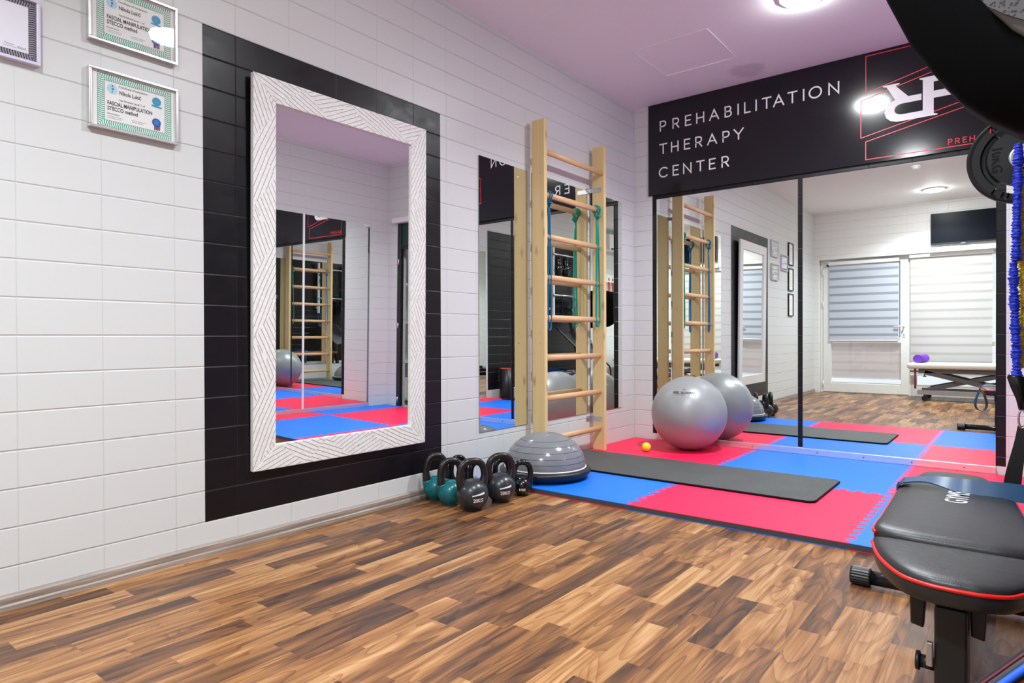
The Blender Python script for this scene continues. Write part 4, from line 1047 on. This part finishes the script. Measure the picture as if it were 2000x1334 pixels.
# ------------------------------------------------------------------ rear wall: door, window, blinds, television
YD = -6.10
def rect_frame(mb, x0, x1, z0, z1, wd, y0, y1):
    mb.box(x0, x0+wd, y0, y1, z0, z1); mb.box(x1-wd, x1, y0, y1, z0, z1); mb.box(x0+wd, x1-wd, y0, y1, z0, z0+wd); mb.box(x0+wd, x1-wd, y0, y1, z1-wd, z1)
def door():
    mb = MB(); rect_frame(mb, 0.070, 1.30, 0.0, 2.053, 0.045, YD-0.07, YD)
    d = struct(mb.build('door_1', M['pvc'], bevel=0.003))
    lf = MB(); y0, y1 = YD-0.06, YD+0.012
    lf.box(0.116, 0.222, y0, y1, 0.012, 2.0); lf.box(1.165, 1.262, y0, y1, 0.012, 2.0); lf.box(0.222, 1.165, y0, y1, 0.012, 0.150); lf.box(0.222, 1.165, y0, y1, 1.955, 2.0); lf.box(0.222, 1.165, y0, y1, 0.775, 0.835)
    leaf = lf.build('door_leaf', M['pvc'], d, bevel=0.003)
    MB().box(0.222, 1.165, YD-0.03, YD-0.024, 0.15, 0.775).build('glass_pane', M['glass'], leaf); MB().box(0.222, 1.165, YD-0.03, YD-0.024, 0.835, 1.955).build('glass_pane', M['glass'], leaf)
    h = MB(); h.box(1.192, 1.222, y1, y1+0.008, 0.86, 1.05); h.cyl((1.207, y1, 1.015), (1.207, y1+0.05, 1.015), 0.009, 14); h.tube([(1.207, y1+0.048, 1.015), (1.15, y1+0.05, 1.015), (1.085, y1+0.046, 1.012)], [0.010, 0.0095, 0.0085], 12); hd = h.build('door_handle', M['white'], leaf, bevel=0.0015)
    MB().cyl((1.207, y1+0.0075, 0.895), (1.207, y1+0.014, 0.895), 0.009, 14).build('key_cylinder', M['greyp'], hd)
    for z in (0.13, 1.36, 1.86): MB().cyl((0.112, YD+0.012, z-0.05), (0.112, YD+0.012, z+0.05), 0.008, 12).build('hinge', M['white'], d)
door()
def blind(label, x0, x1, z0, z1, y, mat, cass=True, side=None):
    t = thing('zebra_blind', label, 'blind', ((x0+x1)/2, y, z0), 0, 'striped roller blinds at the rear')
    MB().box(x0, x1, y-0.0007, y+0.0007, z0+0.012, z1).build('striped_fabric', M[mat], t, world=True)
    MB().box(x0, x1, y-0.006, y+0.006, z0, z0+0.014).build('bottom_bar', M['white'], t, bevel=0.003)
    if cass: MB().box(x0-0.012, x1+0.012, y-0.014, y+0.03, z1-0.006, z1+0.045).build('cassette', M['white'], t, bevel=0.006)
    if side:
        MB().box(side-0.006, side+0.002, y-0.003, y+0.006, z0+0.05, z1+0.01).build('guide_cord', M['black'], t)
    return t
def fix_fabric():
    # stripes are laid out in world height: give every fabric its world origin
    for o in bpy.data.objects:
        if o.name.startswith('striped_fabric'):
            p = o.parent; off = p.location.copy()
            for v in o.data.vertices: v.co += off
            o.location = -off
b1 = blind('blue-grey striped blind on the upper half of the door', 0.206, 1.135, 0.80, 1.975, YD+0.03, 'fab1', True, 1.155)
MB().box(0.168, 0.196, YD+0.013, YD+0.045, 1.955, 1.985).build('chain_clutch', M['black'], b1)
b3 = blind('pale striped blind in the lower glass of the door', 0.224, 1.163, 0.225, 0.772, YD-0.05, 'fab3', False)
def window():
    mb = MB(); rect_frame(mb, 1.302, 2.338, 0.0, 2.053, 0.06, YD-0.07, YD); mb.box(1.362, 2.278, YD-0.07, YD, 0.73, 0.79); mb.box(1.362, 2.278, YD-0.07, YD, 0.06, 0.13)
    wd = struct(mb.build('window_1', M['pvc'], bevel=0.003))
    MB().box(1.362, 2.278, YD-0.04, YD-0.034, 0.13, 0.73).build('glass_pane', M['glass'], wd); MB().box(1.362, 2.278, YD-0.04, YD-0.034, 0.79, 1.993).build('glass_pane', M['glass'], wd)
    blind('wide white striped blind over the window beside the door', 1.290, 2.245, 0.30, 2.005, YD+0.05, 'fab2', True)
window(); fix_fabric()
t = thing('television', 'flat black television on the rear wall, seen in the right mirror', 'television', (1.93, -5.95, 2.15))
MB().box(1.546, 2.312, -5.965, -5.932, 2.155, 2.59).build('casing', M['black'], t, bevel=0.004)
MB().box(1.554, 2.304, -5.9325, -5.9312, 2.172, 2.582).build('screen', M['screen'], t)
MB().box(1.90, 1.95, -5.94, -5.931, 2.146, 2.156).build('sensor_foot', M['greyp'], t, bevel=0.002)
MB().box(1.78, 2.08, -5.999, -5.965, 2.28, 2.48).build('wall_mount', M['black'], t)
t = MB().box(1.535, 2.336, -6.0, -5.955, 2.05, 2.12).build('blind_pelmet', M['white'], world='base', bevel=0.004)
tag(t, 'pale pelmet box on the rear wall right under the television', 'pelmet')
# massage table
def massage_table():
    x0, x1, y0, y1 = 1.335, 3.2, -5.90, -5.28
    t = thing('massage_table', 'cream massage table on a grey scissor frame before the striped window blind', 'massage table', ((x0+x1)/2, (y0+y1)/2, 0))
    MB().box(x0, x1, y0, y1, 0.43, 0.505).build('padded_top', M['cream'], t, bevel=0.028, seg=4)
    f = MB(); yf = y1-0.07
    for yy in (yf, y0+0.07): f.box(x0+0.13, x1-0.1, yy-0.02, yy+0.02, 0.372, 0.428)
    f.build('top_rail', M['gsteel'], t, bevel=0.003)
    for yy in (yf+0.005, y0+0.07):
        s = MB(); s.bar((x0+0.20, yy, 0.385), (x0+1.05, yy, 0.17), 0.03, 0.055); s.build('scissor_arm', M['gsteel'], t, bevel=0.003)
        s = MB(); s.bar((x0+0.22, yy-0.035, 0.15), (x0+1.05, yy-0.035, 0.36), 0.03, 0.05); s.build('scissor_arm', M['gsteel'], t, bevel=0.003)
        s = MB(); s.box(x0+0.12, x1-0.15, yy-0.025, yy+0.025, 0.085, 0.145); s.build('base_rail', M['greyp'], t, bevel=0.003)
        for xx in (x0+0.20, x1-0.3):
            w_ = MB(); w_.cyl((xx, yy-0.018, 0.034), (xx, yy+0.018, 0.034), 0.034, 20); w_.box(xx-0.012, xx+0.012, yy-0.022, yy+0.022, 0.05, 0.09); w_.build('castor', M['black'], t)
    l = MB(); l.cyl((x0+0.09, y1-0.08, 0.16), (x0+0.09, y1-0.08, 0.43), 0.013, 14); l.box(x0+0.03, x0+0.14, y1-0.10, y1-0.06, 0.385, 0.402); l.build('head_strut', M['brown'], t)
    k = MB(); k.cyl((x0+0.20, yf+0.01, 0.33), (x0+0.20, yf+0.01, 0.375), 0.006, 10); k.cyl((x0+0.20, yf+0.01, 0.325), (x0+0.20, yf+0.01, 0.335), 0.02, 14); k.build('clamp_knob', M['black'], t)
massage_table()
t = thing('foam_roller', 'purple foam roller lying on the end of the massage table', 'foam roller', (1.46, -5.60, 0.505))
r_ = MB(); r_.tube([(1.445, -5.42, 0.561), (1.445, -5.425, 0.561), (1.50, -5.74, 0.561), (1.50, -5.745, 0.561)], [0.052, 0.056, 0.056, 0.052], 32); r_.build('foam_body', M['purple'], t)
# ------------------------------------------------------------------ right wall (seen through two mirrors)
t = thing('air_conditioner', 'white air conditioner high on the right wall, seen behind the wall bars', 'air conditioner', (W, -5.45, 2.40))
MB().box(W-0.21, W-0.001, -5.83, -5.05, 2.40, 2.68).build('housing', M['white'], t, bevel=0.025, seg=4)
MB().box(W-0.215, W-0.16, -5.79, -5.09, 2.404, 2.43).build('air_flap', M['black'], t)
t = thing('anatomy_poster', 'white anatomy poster with red figures on the right wall', 'poster', (W, -5.28, 1.5))
pp = MB().box(W-0.004, W-0.001, -5.62, -5.06, 1.46, 2.0).build('paper', M['paper'], t)
fg = MB()
for yc in (-5.22, -5.36, -5.50):
    def fx(u, v, h=0): return (W-0.0046, yc+u, 1.51+v)
    fg.quad([fx(a, b) for a, b in circ(0, 0.40, 0.024, 16, 0.03)])
    fg.quad([fx(*p) for p in ((-0.05, 0.35), (0.05, 0.35), (0.036, 0.20), (-0.036, 0.20))])
    for s in (-1, 1):
        fg.quad([fx(*p) for p in ((s*0.05, 0.35), (s*0.062, 0.33), (s*0.07, 0.15), (s*0.056, 0.15))]); fg.quad([fx(*p) for p in ((s*0.036, 0.20), (s*0.003, 0.20), (s*0.012, 0.0), (s*0.028, 0.0))])
fg.build('figures', M['brown'], pp)
# black gear rack on the black tiles
t = thing('gear_rack', 'white steel rack with silver bars on the black tiled wall', 'rack', (W, -3.85, 1.4))
for y in (-3.48, -4.15): MB().box(W-0.10, W-0.06, y-0.02, y+0.02, 1.2, 2.3).build('upright', M['white'], t, bevel=0.003)
for z in (1.53, 2.17):
    b = MB(); b.cyl((W-0.12, -4.22, z), (W-0.12, -3.42, z), 0.014, 14); b.build('silver_bar', M['alu'], t)
for y in (-3.48, -4.15): MB().box(W-0.06, W-0.001, y-0.012, y+0.012, 1.3, 1.34).build('wall_bracket', M['white'], t)
def gear(name, label, cat, y, ztop, length, kind):
    t = thing(name, label, cat, (W-0.13, y, ztop-length), 0, 'black gear hung on the silver bars')
    x = W-0.12
    MB().tube([(x+0.020*math.cos(a), y, ztop+0.02*math.sin(a)) for a in [2*PI*k/20 for k in range(20)]], 0.0045, 8, loop=True).build('hanging_loop', M['black'], t)
    if kind == 'glove':
        g = MB(); zc = ztop-0.02
        g.rings([[(x-0.005+rx*math.cos(a), y+ry*math.sin(a), z) for a in [2*PI*k/20 for k in range(20)]] for z, rx, ry in ((zc, 0.035, 0.045), (zc-0.06, 0.040, 0.050), (zc-0.10, 0.036, 0.046), (zc-0.14, 0.055, 0.070), (zc-0.20, 0.065, 0.08), (zc-0.26, 0.055, 0.068), (zc-0.30, 0.02, 0.03))]); g.build('mitt', M['gloss'], t)
        th = MB(); th.tube([(x-0.01, y-0.05, zc-0.11), (x-0.02, y-0.085, zc-0.16), (x-0.02, y-0.085, zc-0.22)], [0.026, 0.03, 0.018], 12); th.build('thumb', M['gloss'], t)
    else:
        P = bez((x-0.02, y-0.012, ztop-0.01), (x-0.04, y-0.03, ztop-length*.5), (x-0.03, y-0.04, ztop-length), (x-0.02, y, ztop-length), 12)+bez((x-0.02, y, ztop-length), (x-0.03, y+0.04, ztop-length), (x-0.04, y+0.03, ztop-length*.5), (x-0.02, y+0.012, ztop-0.01), 12)[1:]
        MB().tube(P, 0.011, 8, flat=0.35).build('webbing', M['black'], t)
        MB().cyl((x-0.03, y-0.05, ztop-length), (x-0.03, y+0.05, ztop-length), 0.015, 14).build('grip', M['rubber'], t)
gear('boxing_glove', 'black boxing glove at the back-corner end of the upper silver bar', 'glove', -3.56, 2.15, 0.3, 'glove')
gear('boxing_glove', 'black boxing glove second along the upper silver bar', 'glove', -3.77, 2.15, 0.3, 'glove')
gear('suspension_strap', 'black suspension strap on the upper silver bar beside the white upright', 'strap', -3.98, 2.15, 0.42, 'strap')
gear('suspension_strap', 'black suspension strap on the lower silver bar, nearer the back corner', 'strap', -3.66, 1.51, 0.36, 'strap')
gear('suspension_strap', 'black suspension strap on the lower silver bar, nearer the window', 'strap', -3.92, 1.51, 0.36, 'strap')
t = thing('floor_roller', 'upright black foam roller with orange rim against the black tiles', 'foam roller', (3.19, -2.24, 0))
MB().lathe([(0.05, 0.002), (0.082, 0.0), (0.085, 0.01), (0.085, 0.425), (0.05, 0.425), (0.05, 0.002)], (3.19, -2.24, 0), 32).build('foam_body', M['black'], t)
MB().lathe([(0.05, 0.424), (0.085, 0.424), (0.086, 0.436), (0.05, 0.436), (0.05, 0.424)], (3.19, -2.24, 0), 32).build('orange_rim', M['orange'], t)
t = tag(MB().box(3.08, 3.22, -2.50, -2.38, 0, 0.15).build('storage_box', M['paper'], world='base', bevel=0.006), 'small white box on the floor beside the upright roller', 'box')
# black-framed doorway at the right end of the back wall, shelves in the alcove behind it
def doorway():
    x0, x1 = 2.93, 3.135
    mb = MB(); mb.box(x1-0.062, x1, -0.012, 0.03, MT, 2.089); mb.box(x0, x1-0.062, -0.004, 0.03, 1.80, 1.85); mb.box(x0, x1-0.062, -0.004, 0.03, 2.06, 2.089)
    d = struct(mb.build('door_2', M['black'], bevel=0.003))
    MB().box(x0, x1-0.062, 0.0, 0.02, 1.85, 2.06).build('transom_panel', M['dkgreen'], d)
    for z in (0.10, 0.94, 1.66): MB().cyl((x1-0.03, -0.019, z-0.03), (x1-0.03, -0.019, z+0.03), 0.007, 12).build('hinge', M['alu'], d)
    struct(MB().box(2.92, 3.19, -0.055, -0.0005, 2.093, 2.15).build('trim_5', M['white'], bevel=0.004))
    a0, a1, b0, b1 = 2.70, 3.60, 0.24, 0.60
    t = thing('shelf_unit', 'white open shelf unit in the alcove behind the black door frame', 'shelf', ((a0+a1)/2, (b0+b1)/2, 0))
    for x in (a0, a1-0.02): MB().box(x, x+0.02, b0, b1, 0, 2.0).build('side_panel', M['white'], t)
    for z in (0.06, 0.50, 0.965, 1.42, 1.98): MB().box(a0+0.02, a1-0.02, b0, b1, z, z+0.02).build('shelf', M['white'], t)
    MB().box(a0+0.02, a1-0.02, b1-0.008, b1, 0.08, 1.98).build('back_panel', M['white'], t)
    MB().box(a0+0.022, a1-0.022, b0-0.012, b0+0.004, 0.085, 0.33).build('drawer_front', M['white'], t, bevel=0.002)
    v = thing('potted_plant', 'tiny leafy plant in a white pot on the alcove shelf', 'plant', (3.18, 0.32, 0.9855))
    MB().lathe([(0.001, 0.0), (0.02, 0.0), (0.028, 0.045), (0.022, 0.045), (0.018, 0.03), (0.001, 0.03)], (3.18, 0.32, 0.985), 20).build('pot', M['white'], v)
    pl = MB(); random.seed(5)
    for k in range(9):
        a = k*0.7; d_ = Vector((math.cos(a)*0.03, math.sin(a)*0.03, 0)); p0 = Vector((3.18, 0.32, 1.015)); tip = p0+d_+Vector((0, 0, 0.09+0.01*(k % 4))); md = (p0+tip)/2; sd = Vector((-d_.y, d_.x, 0))*0.35
        pl.quad([p0, md+sd, tip, md-sd])
    pl.build('leaves', M['bandg'], v)
    q = MB(); q.lathe([(0.001, 0.0), (0.07, 0.0), (0.085, 0.08), (0.045, 0.20), (0.02, 0.30), (0.001, 0.30)], (3.25, 0.38, 0.521), 24); tag(q.build('vase', M['black'], world='base'), 'black vase on the lower shelf in the alcove', 'vase')
    q = MB(); q.box(3.05, 3.30, 0.28, 0.46, 1.441, 1.72); tag(q.build('speaker_box', M['black'], world='base', bevel=0.02), 'black speaker box on the upper shelf in the alcove', 'speaker')
doorway()
